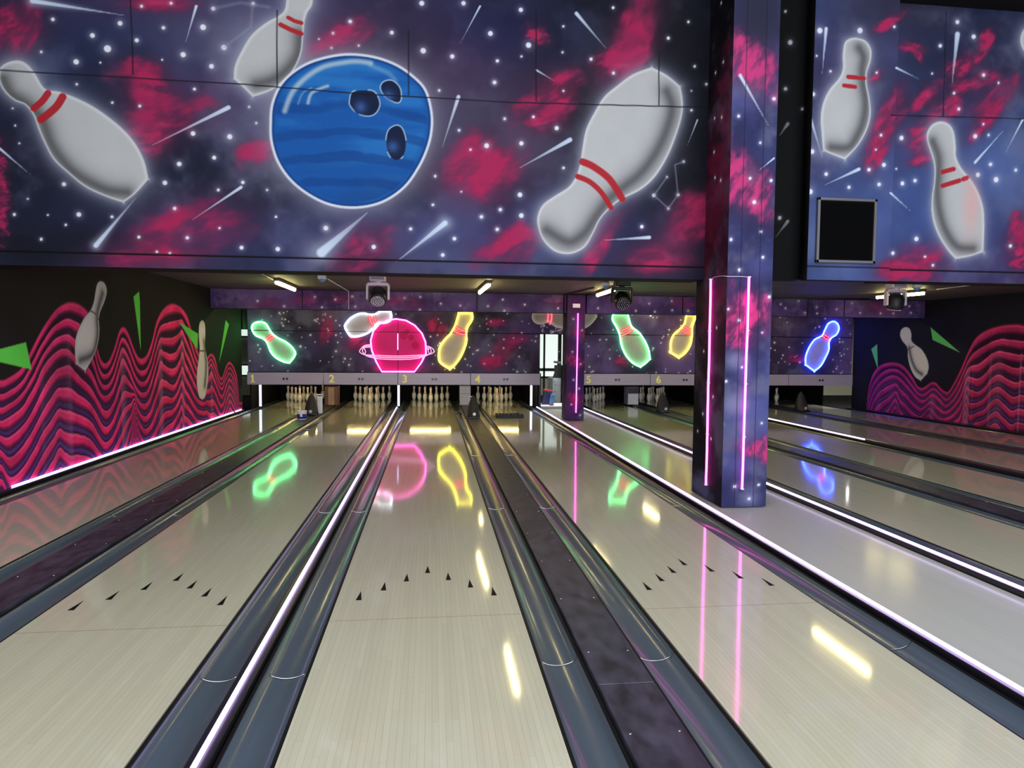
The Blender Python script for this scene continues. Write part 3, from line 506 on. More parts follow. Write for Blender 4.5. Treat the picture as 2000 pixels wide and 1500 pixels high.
# --- back mural above the pin decks and the cross beam
YB = 16.14; wb = onplY(YB)
zA, zB, zD, zE = zc(460, 520, 4.412), zc(780, 520, 4.412), zc(1030, 520, 4.412), zc(1340, 520, 4.412)
N1 = [(235, 482), (265, 500), (290, 540), (320, 585), (370, 620), (430, 650), (480, 690), (512, 735), (517, 755), (517, 755), (500, 790), (465, 832), (465, 832), (420, 825), (350, 790), (305, 740), (280, 680), (262, 645), (230, 620), (180, 600), (150, 565), (140, 525), (155, 495), (195, 480)]
N2 = [(940, 520), (960, 480), (1000, 440), (1060, 410), (1110, 405), (1150, 415), (1195, 415), (1225, 400), (1245, 385), (1245, 385), (1335, 385), (1335, 385), (1345, 430), (1332, 470), (1280, 490), (1225, 490), (1200, 520), (1150, 570), (1080, 600), (1000, 608), (965, 570)]
N4 = [(512, 400), (512, 400), (625, 400), (625, 400), (632, 440), (618, 480), (592, 520), (578, 570), (580, 640), (565, 700), (530, 780), (480, 850), (435, 888), (435, 888), (350, 830), (338, 760), (350, 690), (400, 620), (440, 580), (475, 520), (495, 460)]
N6 = [(740, 410), (740, 410), (865, 410), (865, 410), (875, 450), (900, 520), (960, 570), (1010, 640), (1045, 720), (1057, 800), (1057, 800), (1020, 835), (975, 868), (975, 868), (910, 835), (850, 770), (810, 680), (795, 590), (765, 520), (733, 460)]
N7 = [(1375, 420), (1440, 420), (1450, 450), (1435, 480), (1422, 530), (1420, 600), (1405, 680), (1360, 750), (1305, 790), (1305, 790), (1235, 745), (1235, 745), (1233, 660), (1260, 590), (1310, 545), (1350, 500), (1362, 460)]
N8 = [(1270, 475), (1305, 495), (1318, 540), (1295, 590), (1250, 620), (1232, 660), (1230, 720), (1200, 790), (1160, 860), (1105, 905), (1105, 905), (1030, 850), (1030, 850), (1030, 780), (1060, 700), (1110, 630), (1170, 600), (1195, 550), (1225, 495)]
N5 = [(60, 395), (400, 395), (560, 380), (600, 430), (520, 520), (400, 545), (300, 532), (250, 525), (210, 500), (170, 485), (130, 497), (75, 490), (45, 450), (48, 410)]
ballP = [(745.6, 725.8), (735, 707), (726, 684), (724, 665), (729, 647), (741, 633), (757, 625.5), (774, 623), (793, 626), (810, 635.5), (824, 651), (831, 668), (832, 690), (823, 708), (809.5, 726)]
def grey_pin(c, zz, P, st):
    c.pin(sm(wb, zz, P), None, [], 1, .03, .02, (150, 140, 150), (90, 80, 100))
    for q in st: c.stroke(sm(wb, zz, q, False), .035, (216, 78, 96), .9, .2)
S1 = [[(262, 628), (295, 605), (320, 588)], [(275, 645), (305, 625), (334, 603)]]
S2 = [[(1150, 420), (1162, 475), (1190, 525)], [(1197, 420), (1202, 460), (1222, 497)]]
S4 = [[(482, 520), (520, 545), (572, 565)], [(468, 560), (520, 582), (570, 592)]]
S5 = [[(180, 400), (178, 450), (172, 490)], [(208, 400), (210, 450), (197, 500)]]
S6 = [[(800, 560), (850, 540), (890, 512)], [(810, 598), (860, 580), (912, 540)]]
S7 = [[(1345, 515), (1380, 540), (1412, 545)], [(1320, 548), (1360, 572), (1410, 578)]]
S8 = [[(1172, 602), (1200, 622), (1238, 640)], [(1190, 588), (1215, 605), (1247, 625)]]
def back_paint(c, seed, right):
    c.space(seed, (40, 38, 54) if not right else (52, 42, 70), (84, 76, 114) if not right else (98, 78, 134), 1.1)
    w = wb
    for i, (x, y, rx, ry, an) in enumerate([(640, 640, .35, .2, 80), (700, 670, .3, .2, 20), (790, 720, .8, .1, 0), (985, 680, .5, .22, 42), (960, 705, .3, .2, 30), (850, 640, .2, .25, 70), (975, 632, .3, .12, 0), (1010, 665, .25, .1, 10), (1215, 708, .2, .12, 0), (1060, 740, .2, .1, 0), (1560, 700, .3, .1, 0)]):
        c.neb(w([(x, y)])[0], rx, ry, math.radians(an), 150+i, (186, 40, 96), .8, 2.5)
    for x, y, a in [(1020, 645, .5), (1260, 650, .5), (600, 680, .3), (880, 700, .3), (1400, 680, .4)]: c.haze(w([(x, y)])[0], .8, .4, (76, 62, 130), a, int(x))
    r = np.random.RandomState(seed); n = 170
    for k in range(n): c.star((c.u[0]+r.rand()*(c.u[-1]-c.u[0]), c.v[0]+r.rand()*(c.v[-1]-c.v[0])), .010+.012*r.rand()**2, .9)
    for zz, P, st in ([(zA, N2, S2), (zA, N1, S1), (zB, N4, S4)] if not right else [(zD, N6, S6), (zD, N7, S7), (zE, N8, S8)]): grey_pin(c, zz, P, st)
    c.pin(wb([tuple(p) for p in smooth(zD(N5), 4)]), None, [], 1, .05, .02, (150, 140, 148), (90, 80, 100))
    if not right:
        bp = w(ballP); ww, d = c.sdf(bp, .1); n = fbm(c.U[ww], c.V[ww], 2, 3); c.blend(ww, (196, 40, 116), sstep(.006, -.006, d)); c.blend(ww, (214, 62, 146), .5*sstep(.0, -.3, d)*n)
        for x, y, r in [(788, 655, 8), (803, 659, 6), (811, 675, 7.5), (795, 648, 5)]:
            p = w([(x, y)])[0]; q = c.win([p], .3); dd = np.hypot(c.U[q]-p[0], c.V[q]-p[1]); c.blend(q, (170, 28, 88), .7*sstep(r*.0135, r*.011, dd))
    c.stroke(w([(470, 645), (1060, 652), (1680, 660)]), .009, (10, 9, 14), .85, .3)
c = Canvas(-4.17, 2.62, .85, 2.5, .0115, (30, 28, 46)); back_paint(c, 201, False)
for x in (777,): c.stroke(wb([(x, 605), (x, 730)]), .006, (10, 9, 14), .8, .3)
struct(c.grid('wall_back', lambda U, V: (U, U*0+YB, V), (0, .08, 0), M['dark']))
c = Canvas(3.66, 10.69, .85, 2.5, .0115, (30, 28, 46)); back_paint(c, 207, True)
struct(c.grid('wall_back', lambda U, V: (U, U*0+YB, V), (0, .08, 0), M['dark']))
c = Canvas(2.62, 3.66, 1.80, 2.5, .0115, (40, 32, 56)); back_paint(c, 209, True)
struct(c.grid('wall_back', lambda U, V: (U, U*0+YB, V), (0, .08, 0), M['dark']))
BY = 13.62; wq = onplY(BY); c = Canvas(-4.19, 10.69, 2.185, 2.555, .013, (62, 46, 92)); c.space(211, (70, 52, 100), (122, 92, 160), 1.2)
for i, (x, y, rx, ry) in enumerate([(520, 595, .3, .12), (600, 585, .25, .15), (665, 585, .2, .1), (790, 590, .4, .1), (1215, 590, .25, .12), (1720, 600, .4, .12), (1340, 590, .3, .1), (1100, 590, .3, .1)]): c.neb(wq([(x, y)])[0], rx, ry, 0, 300+i, (150, 62, 122), .6, 4)
for x, y in [(503, 588), (555, 598), (615, 580), (629, 600), (655, 585), (688, 579), (694, 599), (790, 582), (821, 580), (861, 593), (820, 605), (899, 597), (982, 585), (953, 598), (985, 607), (1025, 595), (1090, 602), (1168, 602), (1242, 607), (1268, 593), (1279, 609), (1312, 588), (1313, 606), (1344, 607), (1560, 588), (1595, 600), (1572, 611), (1596, 612), (1634, 604), (1664, 592), (1680, 611), (1720, 612), (1745, 612), (1776, 598), (1779, 611), (1534, 602), (1525, 594)]:
    c.star(wq([(x, y)])[0], .021, .95, (236, 214, 240))
cloud = fbm(c.U, c.V, 5, 400); q = sstep(.55, .75, cloud)[..., None]*.3; c.C = c.C*(1-q)+np.array((170, 140, 190))*q
struct(c.grid('ceiling_beam', lambda U, V: (U, U*0+BY, V), (0, .3, 0), M['dark']))
# --- plain structure
def sbox(name, m, *a): return struct(MB().box(*a).build(name, m))
sbox('ceiling', M['ceil'], -4.4, 10.9, 6.92, 23.0, 2.562, 2.68)
sbox('ceiling', M['hallceil'], -4.4, 10.9, -5, 6.9, 6.01, 6.1)
sbox('wall_left', M['darkwall'], -4.4, -4.2, -3, 5.195, 0, 6.0); sbox('wall_left', M['darkwall'], -4.4, -4.2, 5.2, 6.9, 2.565, 6.0)
sbox('wall_right', M['darkwall'], 10.7, 10.9, -3, 5.195, 0, 6.0); sbox('wall_right', M['darkwall'], 10.7, 10.9, 5.2, 6.9, 2.565, 6.0)
sbox('wall_back', M['cream'], -7.2, 15.2, 22.4, 22.6, -.3, 3); sbox('wall_left', M['cream'], -7.1, -7, 15.65, 22.4, -.3, 2.6); sbox('wall_right', M['cream'], 15, 15.1, 16.0, 22.4, -.3, 2.6)
sbox('wall_left', M['dark'], -7, -4.41, 15.65, 15.75, -.3, 2.6); sbox('wall_right', M['dark'], 10.91, 15, 16.0, 16.1, -.3, 2.6)
sbox('wall_left', M['dark'], -4.4, -4.175, 15.76, 16.2, 1.83, 2.56)
sbox('ceiling', M['dark'], -7, -4.41, 15.76, 22.4, 2.562, 2.68); sbox('ceiling', M['dark'], 10.91, 15, 16.1, 22.4, 2.562, 2.68)
sbox('floor', M['dark'], -7, 15, .01, 22.4, -.30, -.14)
sbox('floor', M['floor'], -4.4, 10.9, -4.5, -.02, -.14, 0.0)
sbox('floor', M['strip'], 2.615, 3.615, 0, 16.05, -.10, -.012)
sbox('ceiling_beam', M['dark'], 4.7, 10.7, 6.3, 6.6, 5.04, 5.5)
struct(MB().box(3.2, 10.7, 6.3, 6.5, 5.5, 6.0).build('ceiling_beam', M['dark']))
# ------------------------------------------------------------------ lanes
LW = 1.054; CEN = [-2.10-.527-.713-.527+.0, 0, 0, 0]
CEN = [-3.367, -1.583, 0.0, 1.767, 4.43, 6.21, 7.88, 9.69]
ordn = ['one', 'two', 'three', 'four', 'five', 'six', 'seven', 'eight']
YE = 18.95
lane_lab = ['lane one, pale bowling lane along the left wall', 'lane two, pale bowling lane left of the lilac light strip', 'lane three, pale bowling lane running up the middle of the photo',
    'lane four, pale bowling lane with a black tray lying on it', 'lane five, pale bowling lane right of the pillars', 'lane six, pale bowling lane showing the blue neon reflection', 'lane seven, pale bowling lane second from the right wall', 'lane eight, narrow looking lane beside the right wall']
for i, x in enumerate(CEN):
    b = MB().box(-LW/2, LW/2, 0, YE, -.05, 0)
    if i not in (4, 5, 6, 7):
        for k in range(-3, 4):
            yy = 4.415-abs(k)*.147; b.prism([(k*.1335-.017, yy, .0004), (k*.1335+.017, yy, .0004), (k*.1335, yy+.145, .0004)], (0, 0, .0006), 1)
    b.box(-LW/2, LW/2, 3.68-.0015, 3.68+.0015, .0001, .0004, 2)
    arc = [(-LW/2, 17.02), (-.3, 16.93), (0, 16.9), (.3, 16.93), (LW/2, 17.02)]
    for (xa, ya), (xb, yb) in zip(arc[:-1], arc[1:]): b.prism([(xa, ya, .0002), (xb, yb, .0002), (xb, yb+.02, .0002), (xa, ya+.02, .0002)], (0, 0, .0004), 2)
    o = b.build('bowling_lane', [M['lane'], M['arrow'], M['wood2']], None, (x, 0, 0)); tag(o, lane_lab[i], 'bowling lane', 'pale bowling lanes')
# gutters
GW = .222
def gutter(x0, x1, side, label):
    # side: +1 the lane lies on the left edge, -1 on the right edge
    root = empty('gutter', ((x0+x1)/2, 0, 0)); tag(root, label, 'gutter', 'gutters beside the lanes'); h = (x1-x0)/2
    rim = .018; b = MB(); n = 14; prof = []
    for k in range(n+1):
        t = -1+2*k/n; prof.append((t*(h-rim), -.010-.044*math.sqrt(max(0, 1-t*t))))
    for seg in range(6):
        ya = seg*YE/6; yb = (seg+1)*YE/6-.004
        vs = [(x, y, z) for y in (ya, yb) for x, z in prof]; m = len(prof)
        b.add(vs, [(k, k+1, m+k+1, m+k) for k in range(m-1)], 0, True)
        lo = [(x, y, z-.012) for y in (ya, yb) for x, z in prof]; b.add(lo, [(k+1, k, m+k, m+k+1) for k in range(m-1)], 0, True)
        b.tube([(x, ya+.004, z+.0015) for x, z in prof[1:-1]], .0018, 4, 1)
    b.build('trough', [M['gutter'], M['screw']], root)
    r = MB()
    for sgn in (-1, 1): r.box(sgn*h-(rim if sgn > 0 else 0), sgn*h+(rim if sgn < 0 else 0), 0, YE, -.06, -.004, 0, .004)
    r.build('rubber_rim', M['rubber'], root)
    return root
gl = [('left', 'right')]
names = ['gutter between the left wave wall and lane one', 'gutter along the right edge of lane one', 'gutter along the left edge of lane two', 'gutter along the right edge of lane two, left of the lilac light strip', 'gutter along the left edge of lane three, right of the lilac light strip',
    'gutter along the right edge of lane three', 'gutter along the left edge of lane four', 'gutter along the right edge of lane four, before the pillars', 'gutter along the left edge of lane five', 'gutter along the right edge of lane five', 'gutter along the left edge of lane six', 'gutter along the right edge of lane six', 'gutter along the left edge of lane seven', 'gutter along the right edge of lane seven', 'gutter along the left edge of lane eight', 'gutter between lane eight and the right wave wall']
for i, x in enumerate(CEN):
    gutter(x-LW/2-GW-.001, x-LW/2-.001, -1, names[2*i]); gutter(x+LW/2+.001, x+LW/2+GW+.001, 1, names[2*i+1])
# ball return covers between the lanes of each pair
for (a, b_, lab) in [(0, 1, 'dark worn ball return cover between lanes one and two'), (2, 3, 'dark worn ball return cover between lanes three and four'), (4, 5, 'dark worn ball return cover between lanes five and six'), (6, 7, 'dark worn ball return cover between lanes seven and eight')]:
    x0 = CEN[a]+LW/2+GW+.006; x1 = CEN[b_]-LW/2-GW-.006; h = (x1-x0)/2
    root = empty('ball_return_cover', ((x0+x1)/2, 0, 0)); tag(root, lab, 'ball return cover', 'ball return covers')
    p = MB()
    for k in range(6): p.box(-h, h, k*2.83+.002, (k+1)*2.83-.004, -.12, .014, 0, .003)
    p.build('cover_plate', M['cap'], root)
    s = MB()
    for k in range(24):
        for sx in (-h+.03, h-.03): s.lathe([(.007, 0), (.007, .002), (.004, .003)], (sx, .35+k*.70, .0135), 8)
    s.build('screws', M['screw'], root)['kind'] = 'stuff'
# light strips on the dividers
def ledstrip(x0, x1, y0, y1, lab, m=None, dark=True, top=.026, zc_=None):
    root = empty('led_strip', ((x0+x1)/2, 0, 0)); tag(root, lab, 'light strip', 'white light strips along the lanes'); h = (x1-x0)/2
    MB().box(-h, h, 0, 16.2, -.12, top, 0, .004).build('divider_rail', M['divider'], root)
    MB().box(-.008, .008, y0, y1, top, top+.016, 0, .003).build('light_tube', m or M['led'], root)
ledstrip(-.833, -.754, 0, 16.2, 'lilac white light strip on the divider between lanes two and three')
ledstrip(2.53, 2.60, 0, 16.2, 'white light strip right of lane four, running past both pillars')
ledstrip(3.625, 3.675, 0, 16.2, 'white light strip along the left side of lane five')
ledstrip(6.985, 7.10, 10.2, 16.2, 'short lit white strip between lanes six and seven')
b = empty('led_strip', (XL+.03, 0, 0)); tag(b, 'white light strip at the foot of the left wave wall', 'light strip', 'white light strips along the lanes')
MB().box(-.028, .02, 0, 15.7, -.12, .03, 0, .004).build('divider_rail', M['divider'], b); MB().box(-.02, -.004, 7.3, 15.0, .03, .05, 0, .004).build('light_tube', M['led'], b)
MB().box(-.02, -.004, 15.15, 15.6, .03, .05, 0, .004).build('light_tube', M['led'], b)
sbox('baseboard_right', M['divider'], 10.48, 10.695, 0, 16.0, -.12, .02)
sbox('trim_1', M['divider'], 3.68, 3.672+.005, 0, 16.9, -.12, .0)
# ------------------------------------------------------------------ masking units with numbers
seam = [atY(x, 740, 16.1)[0] for x in (482.5, 632, 777, 919, 1055)]
segs = list(zip(seam[:-1], seam[1:])); s2 = [atY(x, 740, 16.1)[0] for x in (1140, 1270, 1404, 1540, 1665)]
segs += list(zip(s2[:-1], s2[1:]))
numx = [493.5, 648, 790.5, 933, 1149.5, 1286, None, None]
def digit(ch, h, depth):
    cu = bpy.data.curves.new('d', 'FONT'); cu.body = ch; cu.size = h/.70; cu.extrude = depth; cu.align_x = 'CENTER'
    t = bpy.data.objects.new('d', cu); C.collection.objects.link(t); bpy.context.view_layer.update()
    m0 = bpy.data.meshes.new_from_object(t.evaluated_get(bpy.context.evaluated_depsgraph_get())); bpy.data.objects.remove(t)
    V = [tuple(v.co) for v in m0.vertices]; P = [tuple(p.vertices) for p in m0.polygons]; v2, p2 = [], []
    for dx, dy, dz in ((-.007, 0, 0), (.007, 0, .0005), (0, .006, .001), (0, -.006, .0015)):
        n = len(v2); v2 += [(a+dx, b+dy, c+dz) for a, b, c in V]; p2 += [tuple(n+i for i in p) for p in P]
    if ch == '1':
        for x0, x1, y0, y1 in ((-.045, .055, -.004, .020), (-.045, .0, h-.05, h-.028)):
            n = len(v2); v2 += [(x0, y0, depth+.002), (x1, y0, depth+.002), (x1, y1, depth+.002), (x0, y1, depth+.002)]; p2.append((n, n+1, n+2, n+3))
    me = bpy.data.meshes.new('lane_number'); me.from_pydata(v2, [], p2); return me
ml = ['grey masking panel with yellow numeral one', 'grey masking panel with yellow numeral two', 'grey masking panel with yellow numeral three', 'grey masking panel with yellow numeral four', 'grey masking panel with yellow numeral five', 'grey masking panel with yellow numeral six', 'grey masking panel over lane seven, half behind the near pillar', 'grey masking panel at the far right, without a visible number']
for i, (x0, x1) in enumerate(segs):
    cx = (x0+x1)/2; root = empty('masking_unit', (cx, 16.1, .569)); tag(root, ml[i]+' above the pins', 'masking panel', 'masking panels above the pins'); h = (x1-x0)/2-.006
    MB().box(-h, h, -.02, .02, 0, .276, 0, .004).build('panel', M['mask'], root)
    MB().box(-h, h, .0, .018, .278, .292).build('top_rail', M['dark'], root)
    for sx in (-.038, .038):
        MB().lathe([(.027, 0), (.027, .004), (.018, .006)], (sx, -.0265, .135), 20, axis=(0, -1, 0)).build('round_socket', M['blackpl'], root)
    if numx[i]:
        p = atY(numx[i], 741, 16.08); me = digit(str(i+1), .175, .004); me.materials.append(M['yellow'])
        o = bpy.data.objects.new('lane_number', me); C.collection.objects.link(o); o.parent = root; o.location = (p[0]-cx, -.026, .055); o.rotation_euler = (math.pi/2, 0, 0)
# ------------------------------------------------------------------ pits
def pit(x0, x1, lab, ends=True, rs=16.25):
    b = MB()
    b.box(x0, x1, 19.35, 19.42, -.14, .95); b.box(x0, x1, 16.3, 19.35, .93, .96)
    b.box(x0-.02, x0+.015, 16.25, 19.35, -.13, .93); b.box(x1-.015, x1+.02, rs, 19.35, -.13, .93)
    o = b.build('pit_housing', M['dark']); tag(o, lab, 'pin pit')
    return o
pit(-4.14, 2.60, 'black housing around the pins of lanes one to four'); pit(3.655, 10.46, 'black housing around the pins of lanes five to eight', rs=17.0)
for x, lab in [((CEN[0]+CEN[1])/2, 'one and two'), ((CEN[1]+CEN[2])/2, 'two and three'), ((CEN[2]+CEN[3])/2, 'three and four'), ((CEN[4]+CEN[5])/2, 'five and six'), ((CEN[5]+CEN[6])/2, 'six and seven'), ((CEN[6]+CEN[7])/2, 'seven and eight')]:
    o = MB().box(x-.02, x+.02, 17.3, 19.34, .016, .92, 0, .005).build('kickback_panel', M['dark']); tag(o, 'black side panel between the pin decks of lanes '+lab, 'side panel', 'side panels between the pin decks')
for i in range(4):
    x = CEN[i]; root = empty('pin_deck_lamp', (x, 17.45, .86)); tag(root, 'warm lamp tube lighting the pins of lane '+ordn[i], 'lamp', 'lamps hidden above the pins')
    MB().box(-.55, .55, -.03, .03, -.01, .02, 0, .003).build('lamp_body', M['lampbody'], root); MB().tube([(-.52, 0, -.03), (.52, 0, -.03)], .011, 10).build('lamp_tube', M['pintube'], root)
    root.location.z = .72
# gap fillers seen below the masks
for (px0, px1, py0, py1, m, lab, kind) in [(634, 660, 756, 787, 'wood', 'light wooden ball return door between lanes one and two', 0), (898, 919, 755, 786, 'whitebox', 'cream ball return door between lanes three and four', 1), (1226, 1247, 757, 787, 'greybox', 'grey ball return door between lanes five and six', 2)]:
    a = atY(px0, 786, 16.9)[0]; b_ = atY(px1, 786, 16.9)[0]; zt = atY(px0, py0, 16.9)[2]
    root = empty('ball_door', ((a+b_)/2, 16.9, .016)); tag(root, lab, 'ball return door'); h = (b_-a)/2
    MB().box(-h, h, 0, .35, 0, zt, 0, .006).build('box_body', M['wood2'] if kind == 0 else M[m], root)
    if kind == 0: MB().box(-h*.45, h*.45, -.012, 0, .01, zt-.02, 0, .003).build('centre_board', M['wood'], root)
    elif kind == 1: MB().box(-h*.9, h*.9, -.01, 0, .02, zt*.62, 0, .003).build('flap', M['whitebox'], root); MB().box(-h*.8, h*.8, -.016, -.010, zt*.62-.02, zt*.62, 0, 0).build('flap_hinge', M['greybox'], root)
    else: MB().box(-h*.95, h*.95, -.01, 0, .01, zt*.6, 0, .003).build('flap', M['white'], root); MB().box(-h*.95, h*.95, -.012, 0, zt*.64, zt*.98, 0, .002).build('upper_plate', M['hood'], root)
for px, lab, m in [(508.5, 'upright blue white light strip left of the pins on lane one', 'ledblue'), (778.5, 'upright white light strip between the pins of lanes two and three', 'ledblue'), (1037.5, 'upright blue white light strip right of the pins on lane four', 'ledblue')]:
    p = atY(px, 770, 16.35); o = MB().box(-.025, .025, -.012, .012, 0, .5, 0, .004).build('led_post', M[m], None, (p[0], 16.35, .045)); tag(o, lab, 'light strip', 'upright light strips by the pins')
# ------------------------------------------------------------------ pins
prof = [(.0258, 0), (.030, .006), (.0359, .019), (.0497, .057), (.0575, .086), (.0605, .114), (.0575, .149), (.0465, .184), (.038, .203), (.0314, .219), (.0275, .230), (.0248, .240), (.0236, .249), (.0228, .258), (.0233, .276), (.0256, .298), (.0295, .321), (.0323, .343), (.0305, .359), (.0250, .370), (.0160, .378), (.005, .381)]
pm = MB().lathe(prof, n=22, mifn=lambda i: 1 if i in (8, 11) else 0)
pin0 = pm.build('bowling_pin', [M['pin'], M['pinred']]); first = True
YP = 18.01; d = .3048
rows = [(0, 0, 'head pin'), (-.5, 1, 'left pin of the second row'), (.5, 1, 'right pin of the second row'), (-1, 2, 'left pin of the third row'), (0, 2, 'middle pin of the third row'), (1, 2, 'right pin of the third row'), (-1.5, 3, 'back row far left pin'), (-.5, 3, 'back row inner left pin'), (.5, 3, 'back row inner right pin'), (1.5, 3, 'back row far right pin')]
for i, x in enumerate(CEN):
    if i == 7: use = rows[:4]
    else: use = rows
    for (dx, r, nm) in use:
        o = pin0 if first else pin0.copy()
        if not first: C.collection.objects.link(o)
        first = False
        z = .0
        lab = 'white bowling pin with red neck stripes, '+nm+' on lane '+ordn[i]
        if i == 0 and dx == 1.5: z = .035
        o.location = (x+dx*d, YP+r*.264, z); o.rotation_euler = (0, 0, random.random()*3); tag(o, lab, 'bowling pin', 'pins standing on lane '+ordn[i])
# ------------------------------------------------------------------ neon signs on the back wall
def neon(name, zz, P, S, m, lab, cat='neon sign', closed=True, r=.017):
    pts = [atY(x, y, YB-.045) for x, y in [tuple(q) for q in smooth(zz(P), 4, closed)]]
    cpt = np.mean(pts, 0); root = empty(name, tuple(cpt)); root.location.y = YB; cpt[1] = YB
    tag(root, lab, cat)
    MB().tube([p-cpt for p in pts], r, 8, closed=closed).build('outline_tube', M[m], root)
    for s in S:
        q = [atY(x, y, YB-.03)-cpt for x, y in [tuple(v) for v in smooth(zz(s), 4, False)]]; MB().tube(q, .011, 8).build('neck_stripe_tube', M['nred'], root)
    for k in range(0, len(pts), max(1, len(pts)//6)):
        p = pts[k]-cpt; MB().box(p[0]-.012, p[0]+.012, -.045, -.001, p[2]-.012, p[2]+.012).build('mounting_clip', M['tubewhite'], root)
    return root
neon('neon_pin', zA, N1, S1, 'ngreen', 'green neon bowling pin tilted left, above the number 1')
neon('neon_pin', zA, N2, S2, 'nwhite', 'white neon bowling pin lying above the left of the pink ball')
neon('neon_pin', zB, N4, S4, 'nyellow', 'yellow neon bowling pin right of the pink ball')
neon('neon_pin', zD, N6, S6, 'ngreen', 'green neon bowling pin above the number 5')
neon('neon_pin', zD, N7, S7, 'nyellow', 'small yellow neon bowling pin beside the near pillar')
neon('neon_pin', zE, N8, S8, 'nblue', 'blue neon bowling pin right of the near pillar')
idf = lambda p: p
r5 = empty('neon_pin', tuple(atY(1075, 630, YB))); r5.location.y = YB; tag(r5, 'unlit white pin outline with glowing red neck stripes, left of the far pillar', 'neon sign'); c5 = np.array(r5.location)
MB().tube([atY(x, y, YB-.04)-c5 for x, y in [tuple(q) for q in smooth(zD([(48, 405), (44, 450), (75, 490), (130, 497), (170, 486), (210, 500), (250, 525), (300, 532), (400, 545), (520, 520), (600, 430)]), 4, False)]], .014, 8).build('outline_tube', M['tubewhite'], r5)
for s in S5: MB().tube([atY(x, y, YB-.03)-c5 for x, y in [tuple(q) for q in smooth(zD(s), 4, False)]], .012, 8).build('neck_stripe_tube', M['nred'], r5)
rb = empty('neon_ball', tuple(atY(778, 675, YB))); rb.location.y = YB; tag(rb, 'pink neon bowling ball ringed like a planet, above lanes two and three', 'neon sign'); cb = np.array(rb.location)
MB().tube([atY(x, y, YB-.045)-cb for x, y in ballP], .018, 8, closed=True).build('outline_tube', M['npink'], rb)
for k in range(3):
    e = k*5.0; pts = [(725, 673+e*.5), (712, 675+e*.4), (703+e, 684), (704+e, 689-k), (714, 693+k*.5), (735, 694+k*3.0), (775, 695.5+k*3.4), (815, 694+k*3.0), (838, 692), (847-e, 688), (846-e, 682), (838, 677+e*.5), (832, 676+e*.5)]
    MB().tube([atY(x, y, YB-.075)-cb for x, y in [tuple(q) for q in smooth(pts, 4, False)]], .011, 8).build('ring_tube', M['nring'], rb)
o = MB().box(-.007, .007, -.012, .0, -.19, .19, 0, .002).build('seam_glow', M['ledblue'], None, tuple(atY(777, 667.5, YB-.004))); tag(o, 'thin upright white glow added as light leaking through the panel joint at the pink ball', 'light strip')  # glowing bar added to stand for light leaking through the panel seam
# pink tubes on the pillars
def tubeline(a, b_, lab, r=.011, foot=(0, .012, 0)):
    a = np.array(a); b_ = np.array(b_); root = empty('pink_light_tube', tuple(b_)); tag(root, lab, 'light tube', 'pink light tubes on the pillars')
    n = 9; rs = np.random.RandomState(int(a[2]*100)); pts = [(a-b_)*(k/(n-1))+np.array([rs.uniform(-.002, .002), 0, 0]) for k in range(n)]
    MB().tube(pts, r, 10).build('glow_tube', M['ledpink'], root)
    for k in (0, 2, 4, 6, 8): p = pts[k]; MB().box(p[0]-.014, p[0]+.014, p[1]-.014, p[1]+.014, p[2]-.004, p[2]+.004).build('mounting_clip', M['tubewhite'], root)
tubeline(atY(1463, 541, 6.003), atY(1449.5, 955, 6.003), 'pink light tube on the front of the near pillar')
tubeline(atX(1388.5, 545, 2.722), atX(1379, 947, 2.722), 'pink light tube on the left side of the near pillar')
tubeline(atY(1129, 612, 13.485), atY(1125, 806, 13.485), 'pink light tube on the front of the far pillar')
wq_ = [atX(1388.5, 545, 2.722), atX(1396, 541, 2.725), atX(1408, 539, 2.725), (2.728, 6.005, atX(1408, 540, 2.725)[2]-.01), atY(1420, 540, 6.005), atY(1445, 540, 6.005), atY(1463, 541, 6.003)]
o = MB().tube(wq_, .0022, 5).build('tube_cable', M['tubewhite']); tag(o, 'thin white cable linking the two pink tubes on the near pillar', 'cable')
# ------------------------------------------------------------------ low ceiling: lamps, moving heads, sensors, conduits
def ceil_lamp(a, b_, lab, seen=True):
    a = np.array(a, float); b_ = np.array(b_, float); mid = (a+b_)/2; root = empty('ceiling_lamp', (mid[0], mid[1], 2.562)); tag(root, lab, 'lamp', 'strip lamps on the low ceiling')
    dd = b_-a; L = math.hypot(dd[0], dd[1]); root.rotation_euler = (0, 0, math.atan2(dd[1], dd[0]))
    MB().box(-L/2-.03, L/2+.03, -.045, .045, -.05, 0, 0, .006).build('lamp_body', M['lampbody'], root)
    MB().tube([(-L/2, 0, -.075), (L/2, 0, -.075)], .028, 12).build('lamp_tube', M['tube'], root)
ZT = 2.487
ceil_lamp(atZ(540, 552, ZT), atZ(575, 566, ZT), 'lit strip lamp on the ceiling above lane one')
ceil_lamp(atZ(937, 572, ZT), atZ(955, 557, ZT), 'lit strip lamp on the ceiling between lanes three and four')
ceil_lamp(atZ(1167, 577, ZT), atZ(1200, 566, ZT), 'lit strip lamp left of the black moving light')
q1, q2 = atZ(1713, 581, ZT), atZ(1804, 573, ZT)
ceil_lamp(q1, q1+(q2-q1)*.34, 'left one of two lit strip lamps at the right moving light')
ceil_lamp(q1+(q2-q1)*.5, q2, 'right one of two lit strip lamps at the right moving light')
for i, (x, y, lab) in enumerate([(1000, 1310, 'strip lamp behind the big mural wall, over lanes three and four'), (1640, 1270, 'strip lamp behind the near pillar, over lane five'), (1270, 1000, 'strip lamp over lane five, hidden by the mural wall')]):
    p = atZ(x, y, -ZT); ceil_lamp((p[0]-.0, max(p[1]-.6, 7.1), ZT), (p[0]+.0, max(p[1]-.6, 7.1)+1.2, ZT), lab)
p = atZ(941, 1020, -ZT); ceil_lamp((p[0], 14.4, ZT), (p[0], 15.5, ZT), 'strip lamp behind the beam, over lanes three and four')
